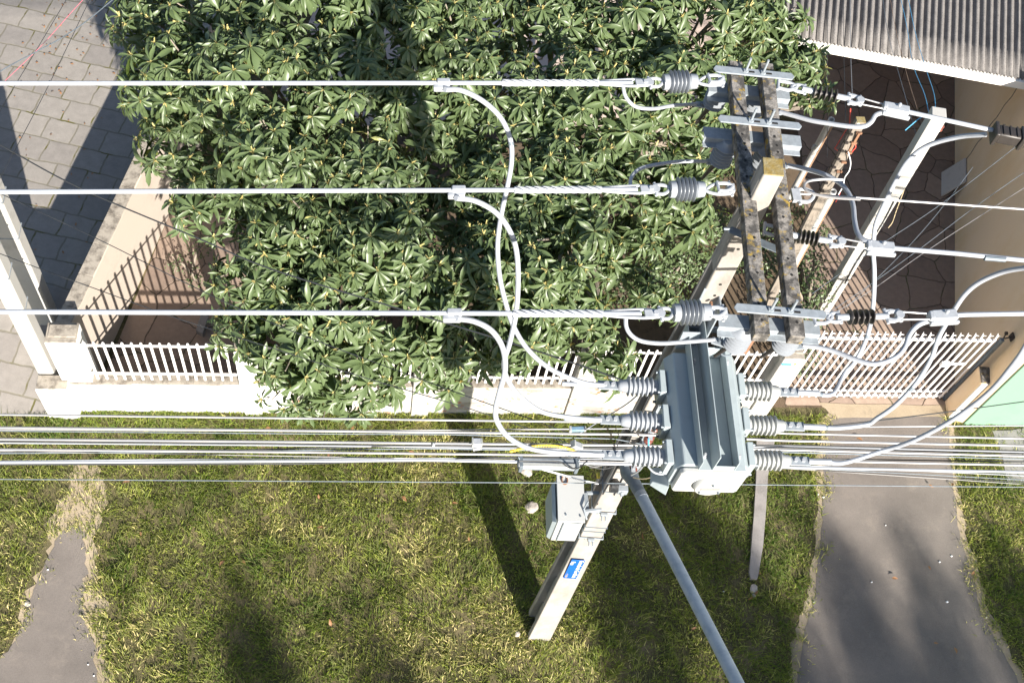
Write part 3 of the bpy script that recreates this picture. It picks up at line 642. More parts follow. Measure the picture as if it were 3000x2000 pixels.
# strain insulators and phase cables
def shackle(mb, a, b, wdt=.045, r=.011):
    a = np.asarray(a); b = np.asarray(b); x = unit(b-a); y = unit(np.cross(V(0, 0, 1), x)); L_ = np.linalg.norm(b-a)
    mb.tube(smooth_path([a+y*wdt, a+x*L_*.6+y*wdt, b+y*wdt*.2, a+x*L_*.6-y*wdt, a-y*wdt], 5), r, 7); mb.tube([a+y*wdt*1.5, a-y*wdt*1.5], r*.9, 7)
def strain_left(label, pa, pb0, pb1, pc, z):
    A, B1, B0, Cc = W(*pa, z), W(*pb1, z), W(*pb0, z), W(*pc, z); ax = unit(B0-B1); L_ = np.linalg.norm(B0-B1)
    t = thing('strain_insulator', label, 'insulator', (B0+B1)/2, 'grey ribbed strain insulators on the tree side')
    prof = [(0, .03), (0, .052), (.05, .056)]; n = 5; p0 = .06; st = (L_-.10)/n
    for k in range(n): b = p0+k*st; prof += [(b, .046), (b+st*.40, .08), (b+st*.5, .083), (b+st*.6, .078), (b+st*.8, .046)]
    prof += [(L_-.035, .058), (L_, .056), (L_, .025)]
    m_ = MB(); m_.lathe(prof, B1, ax, 26); obj('ribbed_body', m_, M['porc'], t, smooth=45)
    s = MB(); shackle(s, A, B1-ax*.015, .04, .012); shackle(s, A+ax*.09+V(0, 0, .02), A-ax*.01+V(0, 0, .02), .03, .012); s.box(A+V(0, 0, -.005), (.05, .06, .05)); obj('shackle', s, M['alum'], t)
    s = MB(); shackle(s, Cc, B0+ax*-.0, .035, .012); s.lathe([(0, .03), (.03, .03)], Cc-V(0, 0, .015), (0, 0, 1), 14); s.lathe([(0, .016), (.05, .016)], Cc+ax*.03-V(0, 0, .025), (0, 0, 1), 12); s.bar(Cc+ax*.02, Cc+ax*.1, .05, .02); obj('clevis', s, M['alum'], t)
    return Cc, ax
CA, xA = strain_left('grey ribbed strain insulator on the farthest cable, by the tree end of the crossarms', (2112, 236), (1943, 241), (2040, 239), (1903, 243), 10.1)
CB, xB = strain_left('grey ribbed strain insulator on the middle cable beside the pole', (2140, 553), (1962, 555), (2062, 555), (1920, 555), 10.1)
CC, xC = strain_left('grey ribbed strain insulator on the nearest cable above the recloser', (2118, 917), (1973, 916), (2080, 914), (1935, 919), 10.1)
def phase_left(label, C0, px0, clamp_px, z):
    C0 = np.asarray(C0); far = W(*px0, 9.93); d = unit(far-C0); far2 = C0+d*22+V(0, 0, -.02)
    t = thing('phase_cable', label, 'cable', C0, 'primary cables on the tree side')
    cl = W(*clamp_px, z-.02); L_ = np.dot(cl-C0, d)
    m_ = MB(); a = C0+d*.12; pts = [a+(far2-a)*k/30 for k in range(31)]; m_.tube(pts, .0155, 8); obj('jacket', m_, M['cable'], t)
    m_ = MB()      # preformed grip: loop at the thimble then helical rods
    y = unit(np.cross(V(0, 0, 1), d))
    for s in (-1, 1): m_.tube(smooth_path([C0+d*.01+y*.022*s, C0+d*.12+y*.03*s, C0+d*.30+y*.018*s, C0+d*.42], 5), .010, 6)
    obj('grip_loop', m_, M['alum'], t)
    m_ = MB()
    for s in range(5):
        pts = []
        for k in range(60):
            q = .36+(L_*.72-.36)*k/59; an = q*22+s*2*math.pi/5; pts.append(C0+d*q+.0195*(math.cos(an)*y+math.sin(an)*V(0, 0, 1)))
        m_.tube(pts, .006, 5)
    obj('grip_rods', m_, M['alum'], t)
    m_ = MB(); m_.bar(C0+d*(L_-.045), C0+d*(L_+.045), .042, .06, (0, 0, 1)); m_.bar(C0+d*(L_-.04)+y*.026-V(0, 0, .02), C0+d*(L_+.07)+y*.026-V(0, 0, .02), .045, .045)
    obj('parallel_clamp', m_, M['alum'], t, .008)
    return C0+d*L_
KA = phase_left('light grey primary cable farthest from the street, crossing the tree crown', CA, (0, 243), (1301, 252), 10.1)
KB = phase_left('middle light grey primary cable crossing the tree crown', CB, (0, 561), (1345, 564), 10.1)
KC = phase_left('light grey primary cable nearest the street, passing over the white railing', CC, (0, 912), (1332, 921), 10.1)

k2 = 3000/2352
def scaled(pts): return [(x*k2, y*k2) for x, y in pts]
def jumper(label, pts3, r=.0185, group='grey jumper cables', tape=None, col='cable', name='jumper_cable'):
    t = thing(name, label, 'cable', pts3[0], group); sp = smooth_path(pts3, 7)
    m_ = MB(); m_.tube(sp, r, 10); obj('jacket', m_, M[col], t)
    for f in tape or []:
        i = int(f*(len(sp)-3)); m_ = MB(); m_.tube(sp[i:i+2], r*1.12, 10); obj('tape', m_, M['galvdark'], t)
    return t
ZR = 8.22
_a = math.radians(-1.8); R4 = np.array([[math.cos(_a), -math.sin(_a), 0], [math.sin(_a), math.cos(_a), 0], [0, 0, 1]])
def rp(u, v, z): return V(.10, -.55, 0)+R4 @ V(u, v, 0)+V(0, 0, z)
BV = (-.375, -.08, .22)
def socket(side, k, ext=.0): return rp(side*(.29+.05+.31+.32+ext), BV[k], ZR)     # where a jumper leaves its bushing
def to_socket(px, z0, side, k):
    e = [socket(side, k, .12), socket(side, k, -.03)]; q = list(px)
    return resample(q, z0, ZR)+e
def from_socket(px, z1, side, k): return [socket(side, k, -.03), socket(side, k, .12)]+resample(list(px), ZR, z1)
J = [(1022, 206), (1060, 208), (1110, 233), (1150, 271), (1172, 320), (1175, 370), (1165, 430), (1152, 490), (1143, 560), (1147, 630), (1160, 690), (1180, 750), (1215, 805), (1270, 850), (1340, 878), (1385, 884)]
jumper('longest grey jumper cable looping from the farthest primary cable to the rear bushing', to_socket(scaled(J), 10.05, -1, 2), tape=(.25,))
J = [(1047, 455), (1090, 461), (1135, 485), (1165, 520), (1185, 570), (1190, 640), (1185, 720), (1170, 790), (1158, 830), (1165, 870), (1195, 910), (1245, 945), (1310, 958), (1365, 963)]
jumper('grey jumper cable looping from the middle primary cable to the middle bushing', to_socket(scaled(J), 10.05, -1, 1), tape=(.25, .97))
J = [(1047, 731), (1090, 738), (1130, 760), (1155, 800), (1160, 850), (1147, 900), (1138, 940), (1143, 970), (1170, 1005), (1220, 1030), (1290, 1039), (1360, 1042)]
jumper('grey jumper cable looping from the nearest primary cable to the front bushing', to_socket(scaled(J), 10.05, -1, 0), tape=(.97,))
J = [(1940, 856), (1962, 832), (1985, 790), (2000, 740), (2007, 680), (2008, 620), (2006, 580), (2010, 520), (2030, 470), (2055, 420), (2085, 370), (2130, 335), (2200, 315), (2265, 309)]
jumper('grey jumper cable rising past the white post to the black connector', from_socket(scaled(J), 10.0, 1, 2), tape=(.02, .3))
def c2px(pts): return [(2200+x*.44643, 650+y*.44643) for x, y in pts]
def c1px(pts): return [(2200+x*.44643, y*.44643) for x, y in pts]
J = c2px([(760, 1328), (830, 1285), (950, 1200), (1080, 1060), (1180, 900), (1230, 760), (1290, 650), (1320, 600), (1400, 480), (1500, 395), (1650, 330), (1792, 303), (1900, 296), (2050, 292)])
jumper('grey jumper cable curving from the middle bushing up to the right edge', from_socket(J, 10.05, 1, 1), tape=(.02, .33))
J = c2px([(860, 1502), (1050, 1440), (1250, 1340), (1420, 1230), (1580, 1100), (1700, 960), (1792, 830), (1870, 660), (1980, 480), (2100, 400)])
jumper('grey jumper cable sweeping from the front bushing over the driveway', from_socket(J, 10.0, 1, 0), tape=(.02,))
J = scaled([(1430, 192), (1437, 222), (1460, 245), (1500, 250), (1545, 243), (1602, 239)])
jumper('short grey lead from the farthest cable to its shaded post insulator', resample(J, 10.08, 9.745), .0135, 'short leads to the post insulators')
J = scaled([(1448, 438), (1450, 408), (1470, 388), (1510, 378), (1565, 371), (1628, 371)])
jumper('short grey lead from the middle cable to its shaded post insulator', resample(J, 10.08, 9.745), .0135, 'short leads to the post insulators')
J = scaled([(1437, 716), (1440, 755), (1465, 780), (1510, 788), (1560, 786), (1640, 780)])
jumper('short grey lead from the nearest cable to the bright post insulator', resample(J, 10.08, 9.745), .0135, 'short leads to the post insulators')
J = c1px([(190, 735), (290, 762), (400, 792), (520, 812), (650, 830), (740, 830), (790, 800), (820, 755), (880, 735), (910, 730)])
jumper('grey lead dipping over the timber pole to the upper clamp', resample(J, 9.745, 10.02), .0175, 'leads on the house side')
J = c1px([(240, 1087), (350, 1108), (480, 1145), (580, 1200), (640, 1270), (670, 1350), (680, 1450), (700, 1530), (740, 1575), (790, 1590)])
jumper('grey lead hanging in an arc to the middle clamp', resample(J, 9.745, 10.02), .0175, 'leads on the house side')
J = c2px([(340, 812), (440, 822), (550, 850), (680, 900), (790, 930), (880, 918), (960, 880), (1010, 820), (1040, 740), (1100, 675), (1205, 637)])
jumper('grey lead dipping in front of the gate spikes to the lower clamp', resample(J, 9.745, 10.02), .0175, 'leads on the house side')

def strain_right(label, hook, s0, s1, thim, z, nshed=5):
    Hk, S0, S1, T = [W(*p, z) for p in (hook, s0, s1, thim)]; ax = unit(S1-S0); L_ = np.linalg.norm(S1-S0)
    t = thing('strain_insulator', label, 'insulator', (S0+S1)/2, 'black shedded strain insulators on the house side')
    prof = [(-.06, .014), (-.06, .02), (0, .02)]
    for k in range(nshed): b = L_*(k+.3)/nshed; prof += [(b, .018), (b+.004, .05), (b+.012, .048), (b+.02, .018)]
    prof += [(L_, .02), (L_+.06, .02), (L_+.06, .012)]
    m_ = MB(); m_.lathe(prof, S0, ax, 20); obj('shedded_rod', m_, M['blackpoly'], t, smooth=50)
    s = MB(); shackle(s, Hk, Hk+(S0-Hk)*.55, .035, .013); shackle(s, S0-ax*.05, Hk+(S0-Hk)*.4, .03, .013); s.tube([S0-ax*.07, S0+ax*.01], .022, 10); obj('shackle', s, M['alum'], t)
    s = MB(); s.tube([S1-ax*.01, S1+ax*.09], .021, 10); shackle(s, S1+ax*.08, T, .035, .014); shackle(s, T, S1+ax*.07, .03, .014); s.lathe([(0, .028), (.04, .028)], T-V(0, 0, .02), (0, 0, 1), 14); obj('clevis', s, M['alum'], t)
    return T, ax
TA, yA = strain_right('black shedded strain insulator in front of leaves at the tree end of the crossarms', (2280, 247), (2378, 267), (2455, 283), (2520, 296), 10.1)
TB, yB = strain_right('black shedded strain insulator at the middle, above the vine', (2240, 670), (2335, 691), (2398, 701), (2465, 709), 9.98)
TC, yC = strain_right('black shedded strain insulator at the street end, above the gate', (2385, 932), (2482, 929), (2562, 927), (2635, 924), 10.1)
def phase_right(label, T, clampc, ends, z, tape=None):
    Cp = W(*clampc, z); t = thing('phase_cable', label, 'cable', Cp, 'primary cables on the house side'); E = [W(*e, z) for e in ends]
    d = unit(E[0]-Cp); far = E[-1]+unit(E[-1]-Cp)*14; y = unit(np.cross(V(0, 0, 1), d))
    m_ = MB(); m_.tube([Cp]+E+[far], .0165, 9); obj('jacket', m_, M['cable'], t)
    for s in (-1, 1): m_ = MB(); m_.tube([T+y*.03*s, Cp-d*.08+y*.02*s], .006, 6); obj('tail_strand', m_, M['barewire'], t)
    m_ = MB(); R_ = np.column_stack([d, y, np.cross(d, y)]); m_.box(Cp, (.17, .07, .055), R_); m_.box(Cp-y*.042-V(0, 0, .02), (.20, .022, .035), R_); m_.box(Cp-d*.09, (.03, .06, .06), R_); m_.lathe([(0, .014), (.03, .014)], Cp+V(0, 0, .036), (0, 0, 1), 6)
    obj('wedge_clamp', m_, M['alum'], t, .008)
    if tape: m_ = MB(); m_.tube([W(*tape[0], z), W(*tape[1], z)], .0195, 9); obj('sleeve', m_, M['galvdark'], t)
    return Cp
phase_right('upper grey primary cable running to the black connector over the ochre wall', TA, (2628, 321), [(2900, 380), (3010, 402)], 10.1)
phase_right('middle grey primary cable with a dark sleeve on the house side', TB, (2582, 724), [(2800, 742), (3000, 762)], 10.0, ((2884, 755), (2945, 760)))
phase_right('lower grey primary cable running level over the yard to the right edge', TC, (2765, 925), [(2830, 921), (3000, 918)], 10.1)
t = thing('black_connector', 'black plastic cable connector over the ochre wall at the right edge', 'connector', W(2950, 390, 10.1))
m_ = MB(); a, b = W(2918, 385, 10.1), W(2985, 398, 10.1); d = unit(b-a); y = unit(np.cross(V(0, 0, 1), d)); R_ = np.column_stack([d, y, np.cross(d, y)]); c = (a+b)/2-y*.02
m_.box(c, (.17, .10, .10), R_); obj('body', m_, M['blackpoly'], t, .015)
for s in (-.095, .095): m_ = MB(); m_.box(c+d*s, (.03, .13, .12), R_); obj('end_cap', m_, M['blackpoly'], t, .008)
for s in (-.05, 0, .05): m_ = MB(); m_.box(c+d*s+V(0, 0, .052), (.012, .09, .012), R_); obj('rib', m_, M['blackpoly'], t)

# guy strand with preformed loop
t = thing('guy_strand', 'thin steel strand with looped grip tied off behind the pole', 'strand', W(2330, 572, 10.0))
m_ = MB(); g0, g1 = W(2345, 568, 10.0), W(3000, 613, 9.95); m_.tube([g0, g1, g1+unit(g1-g0)*14], .008, 6); obj('strand', m_, M['barewire'], t)
m_ = MB(); m_.tube(smooth_path([W(*p, 10.02) for p in [(2470, 527), (2420, 525), (2372, 530), (2356, 543), (2365, 560), (2400, 572), (2450, 580), (2520, 584)]], 6), .010, 6); obj('grip_loop', m_, M['barewire'], t)
m_ = MB(); shackle(m_, W(2338, 573, 10.0), W(2385, 572, 10.0), .05, .014); m_.box(W(2332, 573, 10.0), (.06, .10, .03)); obj('hook', m_, M['alum'], t)

# diagonal brace pieces seen between crossarms
t = thing('steel_brace', 'short galvanised strap brace between pole and crossarms', 'brace', W(2200, 700, 9.75))
m_ = MB(); m_.bar(W(2138, 672, 9.8), W(2280, 732, 9.85), .06, .008); m_.tube([W(2120, 670, 9.8), W(2150, 672, 9.8)], .012, 6); obj('strap', m_, M['galvdark'], t, .002)

# ------------------------------------------------------------------ recloser in front of the pole
t = thing('recloser', 'large grey steel switchgear tank with six ribbed bushings on the pole front', 'switchgear', (.10, -.55, 8.0))
def rbox(mb, u0, u1, v0, v1, z0, z1): mb.hexa([rp(u0, v0, z0), rp(u1, v0, z0), rp(u1, v1, z0), rp(u0, v1, z0), rp(u0, v0, z1), rp(u1, v0, z1), rp(u1, v1, z1), rp(u0, v1, z1)])
m_ = MB()
prof = [(-.235, 7.98), (.235, 7.98), (.29, 8.10), (.29, 8.30), (.235, 8.40), (-.235, 8.40), (-.29, 8.30), (-.29, 8.10)]
n = len(prof); vs = [rp(u, -.52, z) for u, z in prof]+[rp(u, .44, z) for u, z in prof]
m_.add(vs, [tuple(range(n)), tuple(range(2*n-1, n-1, -1))]+[(i, (i+1) % n, n+(i+1) % n, n+i) for i in range(n)])
obj('tank', m_, M['paint'], t, .012, smooth=0)
# mounting frame of two channels and cross pieces
for u0, u1, s in ((-.135, -.03, 1), (.135, .225, -1)):
    m_ = MB(); rbox(m_, u0, u1, -.56, .63, 8.403, 8.411); ue = u1 if s > 0 else u0
    rbox(m_, ue-.004, ue+.004, -.56, .63, 8.411, 8.64 if s > 0 else 8.55); uo = u0 if s > 0 else u1
    if s > 0: rbox(m_, uo-.003, uo+.003, -.56, .63, 8.411, 8.55)
    obj('frame_channel', m_, M['paint'], t, .002)
    uc = (u0+u1)/2
    for v in (-.45, .35):
        q = rp(uc, v, 8.411); m_ = MB(); m_.lathe([(0, .018), (.016, .018), (.016, .01), (.05, .01)], q, (0, 0, 1), 8); obj('bolt', m_, M['alum'], t)
m_ = MB(); rbox(m_, -.025, .13, -.555, -.547, 8.402, 8.47); rbox(m_, -.025, .13, .40, .41, 8.402, 8.55); rbox(m_, -.025, .13, -.54, .395, 8.402, 8.407); obj('tray', m_, M['paint'], t, .002)
m_ = MB()
for u in (.0, .085): rbox(m_, u, u+.03, -.56, -.556, 8.42, 8.44)
obj('slot', m_, M['white'], t)
m_ = MB(); rbox(m_, -.13, .02, .632, .645, 8.38, 9.02); rbox(m_, .0, .014, .50, .64, 8.41, 8.95); rbox(m_, -.20, -.05, .50, .515, 8.35, 8.60); rbox(m_, .10, .23, .50, .515, 8.35, 8.66); rbox(m_, -.13, .24, .615, .631, 8.42, 8.5); obj('mounting_bracket', m_, M['galv'], t, .004)
m_ = MB(); m_.lathe([(0, .012), (.03, .012)], rp(-.05, .60, 8.9), R4 @ V(0, -1, 0), 8); rbox(m_, .30, .36, .45, .55, 8.40, 8.62); obj('support_arm', m_, M['rust'], t)
# front cover with round hatch
fp = []
for u, z in [(-.235, 8.03), (.235, 8.03), (.255, 8.06), (.255, 8.35), (.235, 8.385), (-.235, 8.385), (-.255, 8.35), (-.255, 8.06)]: fp.append((u, z))
m_ = MB(); n = len(fp); m_.add([rp(u, -.575, z) for u, z in fp]+[rp(u*1.02, -.525, z) for u, z in fp], [tuple(range(n)), tuple(range(2*n-1, n-1, -1))]+[(i, (i+1) % n, n+(i+1) % n, n+i) for i in range(n)])
fc = obj('front_cover', m_, M['paintw'], t, .012, smooth=0)
m_ = MB(); rbox(m_, -.20, -.185, -.579, -.574, 8.08, 8.33); rbox(m_, .185, .20, -.579, -.574, 8.08, 8.33); obj('pressed_rib', m_, M['paintw'], fc, .002)
m_ = MB(); m_.lathe([(0, .150), (.006, .152), (.006, .125), (.040, .122), (.052, .110), (.052, .01)], rp(.0, -.573, 8.205), R4 @ V(0, -1, 0), 36); obj('round_hatch', m_, M['paintw'], fc, smooth=40)
m_ = MB(); rbox(m_, -.075, .075, -.629, -.6255, 8.185, 8.225); obj('nameplate', m_, M['slab'], fc)
for a in (0, 2.1, 4.2): m_ = MB(); m_.lathe([(0, .010), (.014, .010)], rp(.085*math.sin(a), -.6255, 8.205+.085*math.cos(a)), R4 @ V(0, -1, 0), 6); obj('bolt', m_, M['galvdark'], fc)
m_ = MB(); m_.hexa([rp(-.40, -.50, 7.96), rp(-.28, -.58, 7.96), rp(-.24, -.40, 7.96), rp(-.38, -.36, 7.96), rp(-.38, -.48, 7.99), rp(-.28, -.56, 8.08), rp(-.26, -.40, 8.08), rp(-.36, -.36, 7.99)]); obj('lifting_foot', m_, M['paint'], t, .004)
for side in (-1, 1):
    for k, v in enumerate(BV):
        u = side*.29; z = ZR; ax = R4 @ V(side, 0, 0)
        bl = t
        m_ = MB(); rbox(m_, min(u, u+side*.05), max(u, u+side*.05), v-.10, v+.10, z-.11, z+.11); obj('bushing_flange', m_, M['paint'], t, .006)
        pr = [(0, .06), (.03, .06)]; q = rp(u+side*.05, v, z)
        for j in range(6): b = .035+j*.036; pr += [(b, .055), (b+.008, .079), (b+.017, .081), (b+.026, .056)]
        pr += [(.27, .05), (.30, .045), (.315, .03)]
        m_ = MB(); m_.lathe(pr, q, ax, 26); bo = obj('bushing', m_, M['porcw'] if side > 0 else M['porc'], t, smooth=50)
        m_ = MB(); e = q+ax*.31; m_.bar(e, e+ax*.16, .075, .016); obj('terminal_lug', m_, M['galv'], bo, .003)
        m_ = MB()
        for j in (.045, .105): m_.lathe([(0, .016), (.022, .016)], e+ax*j+V(0, 0, .008), (0, 0, 1), 6)
        m_.tube([e+ax*.15, e+ax*.33], .024, 10); obj('cable_socket', m_, M['alum'], bo)
        m_ = MB()
        for vv, zz in ((-.085, -.085), (.085, -.085), (.085, .085), (-.085, .085)): m_.lathe([(0, .011), (.02, .011)], rp(u+side*.05, v+vv, z+zz), ax, 6)
        obj('flange_bolt', m_, M['galvdark'], bo)
# pull ring and earthing wires
m_ = MB(); q = rp(.12, .34, 8.62); m_.tube([q+V(.05*math.cos(a), .05*math.sin(a)*.6, .02*math.sin(a)) for a in np.linspace(0, 6.283, 20)], .007, 6); obj('pull_ring', m_, M['galvdark'], t)

# ------------------------------------------------------------------ low voltage rack, wires, lamp arm, boxes
t = thing('wire_rack', 'vertical steel rack with brown spool insulators on the pole front', 'rack', pp(.0, -.2, 6.0))
m_ = MB(); m_.bar(front(.02, 5.85, .02), front(.02, 7.2, .02), .05, .02, (0, 1, 0)); obj('rack_bar', m_, M['galv'], t, .003)
LVZ = (6.98, 6.73, 6.48, 6.26, 6.02)
for z in LVZ:
    q = front(.02, z, .11); m_ = MB(); m_.lathe([(0, .03), (.01, .045), (.03, .045), (.045, .028), (.06, .045), (.08, .045), (.09, .03)], q-V(0, 0, .045), (0, 0, 1), 16); obj('spool_insulator', m_, M['ceram'], t)
    m_ = MB(); m_.bar(front(.02, z+.055, .02), front(.02, z+.055, .15), .04, .006); m_.bar(front(.02, z-.055, .02), front(.02, z-.055, .15), .04, .006); m_.tube([q-V(0, 0, .06), q+V(0, 0, .07)], .009, 6); obj('spool_clevis', m_, M['alum'], t)
LY = front(.02, 6.5, .16)[1]
def lv(label, ends, r, mat, sag=.03, group='low voltage wires', name='street_wire', y=None, ext=14):
    y = LY if y is None else y; P_ = [Wy(px, py, y) for px, py in ends]; a, b = P_[0], P_[-1]
    L_ = P_; L_ = [a+unit(a-P_[1])*ext]+P_+[b+unit(b-P_[-2])*ext]
    t = MB(); pts = []
    for i in range(len(L_)-1):
        n = 14
        for k in range(n): pts.append(L_[i]+(L_[i+1]-L_[i])*k/n)
    pts.append(L_[-1]); t.tube(pts, r, 7)
    return tag(obj(name, t, M[mat], None, origin=P_[len(P_)//2]), label, 'wire', group)
lv('topmost bare low voltage wire on the pole rack', [(0, 1214), (900, 1225), (1850, 1237), (2300, 1269), (3000, 1284)], .0095, 'barewire')
lv('second bare low voltage wire from the top of the rack', [(0, 1252), (900, 1261), (1860, 1272), (2300, 1290), (3000, 1305)], .0115, 'barewire')
lv('third bare low voltage wire, at the middle of the rack', [(0, 1286), (900, 1294), (1860, 1304), (2300, 1317), (3000, 1335)], .0115, 'barewire')
lv('fourth bare low voltage wire, below the bunched telephone cables', [(0, 1316), (900, 1324), (1860, 1335), (2300, 1347), (3000, 1362)], .0115, 'barewire')
lv('lowest thick grey telecom cable leading to the long splice box', [(0, 1354), (900, 1350), (1250, 1347), (1500, 1352)], .014, 'cable', ext=8)
lv('thin dark steel messenger wire crossing below all others', [(0, 1403), (900, 1409), (1800, 1415), (2300, 1420), (3000, 1426)], .0045, 'galvdark')
tel = [([(0, 1258), (900, 1262), (1690, 1256)], .006, 'barewire'), ([(0, 1292), (700, 1298), (1250, 1306), (1800, 1311), (2300, 1303), (3000, 1321)], .007, 'cabled'),
       ([(0, 1297), (700, 1303), (1250, 1309), (1800, 1318), (2300, 1307), (3000, 1324)], .006, 'cable'), ([(0, 1322), (700, 1318), (1250, 1303), (1800, 1316), (2300, 1311), (3000, 1327)], .007, 'cabled'),
       ([(0, 1327), (600, 1323), (1250, 1313), (1800, 1322), (2300, 1324), (3000, 1344)], .006, 'galvdark'), ([(0, 1360), (900, 1358), (1400, 1340), (1800, 1338), (2300, 1342), (3000, 1352)], .007, 'cabled'),
       ([(0, 1350), (700, 1343), (1250, 1342), (1510, 1342), (1800, 1345), (2200, 1355), (3000, 1393)], .005, 'cable'), ([(0, 1262), (900, 1270), (1300, 1272), (1800, 1285), (2200, 1362), (3000, 1405)], .0045, 'galvdark'),
       ([(1400, 1345), (1800, 1352), (2200, 1364), (3000, 1418)], .004, 'barewire'), ([(1400, 1347), (1800, 1355), (2200, 1366), (3000, 1412)], .0045, 'cabled')]
tl = ['silvery telephone strand ending in a small blue joint', 'black telephone cable bunched over the verge', 'pale telephone cable in the bunch over the verge', 'black telephone cable crossing inside the bunch', 'grey telephone cable at the lower side of the bunch', 'black telephone cable beside the splice box', 'pale telephone cable running through the splice box clamp', 'grey strand fanning downward on the driveway side', 'bright thin strand fanning lowest over the driveway', 'dark thin strand fanning over the driveway']
for (e, r, m_), l in zip(tel, tl): lv(l, e, r, m_, group='telephone cables', name='telephone_cable', y=LY+.04)
# splice closure
t = thing('splice_closure', 'long grey cable splice box hanging under the telecom cable', 'splice box', Wy(1600, 1360, LY))
a, b = Wy(1516, 1356, LY), Wy(1696, 1361, LY)
m_ = MB(); m_.bar(a, b, .11, .10); obj('case', m_, M['galv'], t, .03)
m_ = MB(); m_.bar(a+V(0, -.035, .052), b+V(0, -.035, .052), .05, .02); obj('lid', m_, M['porcw'], t, .01)
for q, s in ((a, 1), (b, -1)): m_ = MB(); m_.bar(q+V(.012*s, 0, .0), q+V(.045*s, 0, .0), .13, .13); m_.tube([q+V(0, .03, .08), q+V(.02*s, 0, .05)], .008, 6); obj('end_clamp', m_, M['galvdark'], t, .006)
m_ = MB(); m_.tube(smooth_path([Wy(*p, LY-.07) for p in [(1520, 1350), (1600, 1350), (1640, 1352), (1665, 1368), (1690, 1372), (1720, 1350)]], 5), .006, 6); obj('tail_wire', m_, M['cabled'], t)
# joint boxes, tape, spiral wrap
def joint(label, p0, p1, w_, mat, y=LY-.02):
    t = thing('cable_joint', label, 'joint box', Wy((p0[0]+p1[0])/2, (p0[1]+p1[1])/2, y), 'small joints on the telephone cables'); a, b = Wy(*p0, y), Wy(*p1, y)
    m_ = MB(); m_.bar(a, b, w_, w_*.8); obj('body', m_, M[mat], t, .008); d = b-a
    m_ = MB(); m_.bar(a-d*.12, a+d*.06, w_*1.15, w_*.95); obj('end_collar', m_, M['porcw'], t, .004); m_ = MB(); m_.bar(b-d*.06, b+d*.12, w_*.9, w_*.9); obj('end_collar', m_, M['porcw'], t, .004)
joint('small blue joint sleeve at the end of the silvery strand', (1672, 1257), (1712, 1256), .045, 'jointblue')
joint('white double clamp gripping the bunch over the pole shadow', (1385, 1296), (1410, 1296), .07, 'alum')
joint('white clamp hanging just below the double clamp', (1388, 1311), (1408, 1309), .05, 'alum')
joint('grey and white clip near the pole above the splice box', (1680, 1300), (1700, 1308), .06, 'porc')
joint('tiny white tie on the bunch left of the double clamp', (1266, 1302), (1272, 1303), .035, 'white')
m_ = MB(); sp = smooth_path([Wy(*p, LY-.03) for p in [(1494, 1322), (1540, 1311), (1580, 1305), (1620, 1305), (1660, 1312), (1690, 1324)]], 10)
tag(obj('spiral_wrap', m_.tube(sp, [.010+.004*(i % 2) for i in range(len(sp))], 8), M['yellow'], None, smooth=0, origin=sp[0]), 'yellow spiral wrapped cable arching over the splice box', 'cable')
m_ = MB()
for k in range(9):
    c = Wy(1755+RNG.normal(0, 8), 1345+RNG.normal(0, 8), LY+.08); a0 = RNG.random()*6
    m_.tube([c+V((.16+.02*k/3)*math.cos(a), .03*math.sin(a*2+k), (.07+.006*k)*math.sin(a)) for a in np.linspace(a0, a0+5.6, 24)], .006, 5)
tag(obj('cable_coil', m_, M['cabled'], None, origin=Wy(1755, 1345, LY+.08)), 'tangled coil of black cable tied beside the pole', 'cable coil')
# loose leads around the pole
def lead(label, pts, r, mat, name='loose_lead', group=None):
    sp = smooth_path(pts, 6); m_ = MB(); m_.tube(sp, r, 6); return tag(obj(name, m_, M[mat], None, origin=sp[0]), label, 'wire', group)
def P3d(pts, z0, z1): return resample(pts, z0, z1)
lead('white earthing lead curving down from the front bushing to the lamp arm', P3d([(1885, 1345), (1884, 1360), (1872, 1378), (1850, 1391)], 8.1, 6.6), .009, 'cable')
lead('white earthing lead looping between front bushing and tank', P3d([(1888, 1342), (1897, 1362), (1915, 1382), (1938, 1388), (1960, 1384), (1966, 1372)], 8.1, 8.05), .009, 'cable')
lead('thin brown lead wavering between lamp arm and tank', P3d([(1855, 1398), (1880, 1402), (1905, 1398), (1930, 1384), (1955, 1375), (1966, 1364)], 6.6, 8.0), .005, 'beige')
lead('light blue lead hanging beside the spool insulators', P3d([(1900, 1285), (1900, 1310), (1899, 1330)], 7.2, 6.9), .008, 'bluewire')
lead('white twisted service lead slanting from splice box to the pole', P3d([(1580, 1372), (1640, 1388), (1700, 1405), (1752, 1416)], 6.0, 5.6), .009, 'white')
lead('white lead slanting to the rear bushing over the wall', P3d([(1700, 1268), (1745, 1240), (1785, 1215), (1840, 1180), (1880, 1145)], 7.0, 8.2), .006, 'cable')
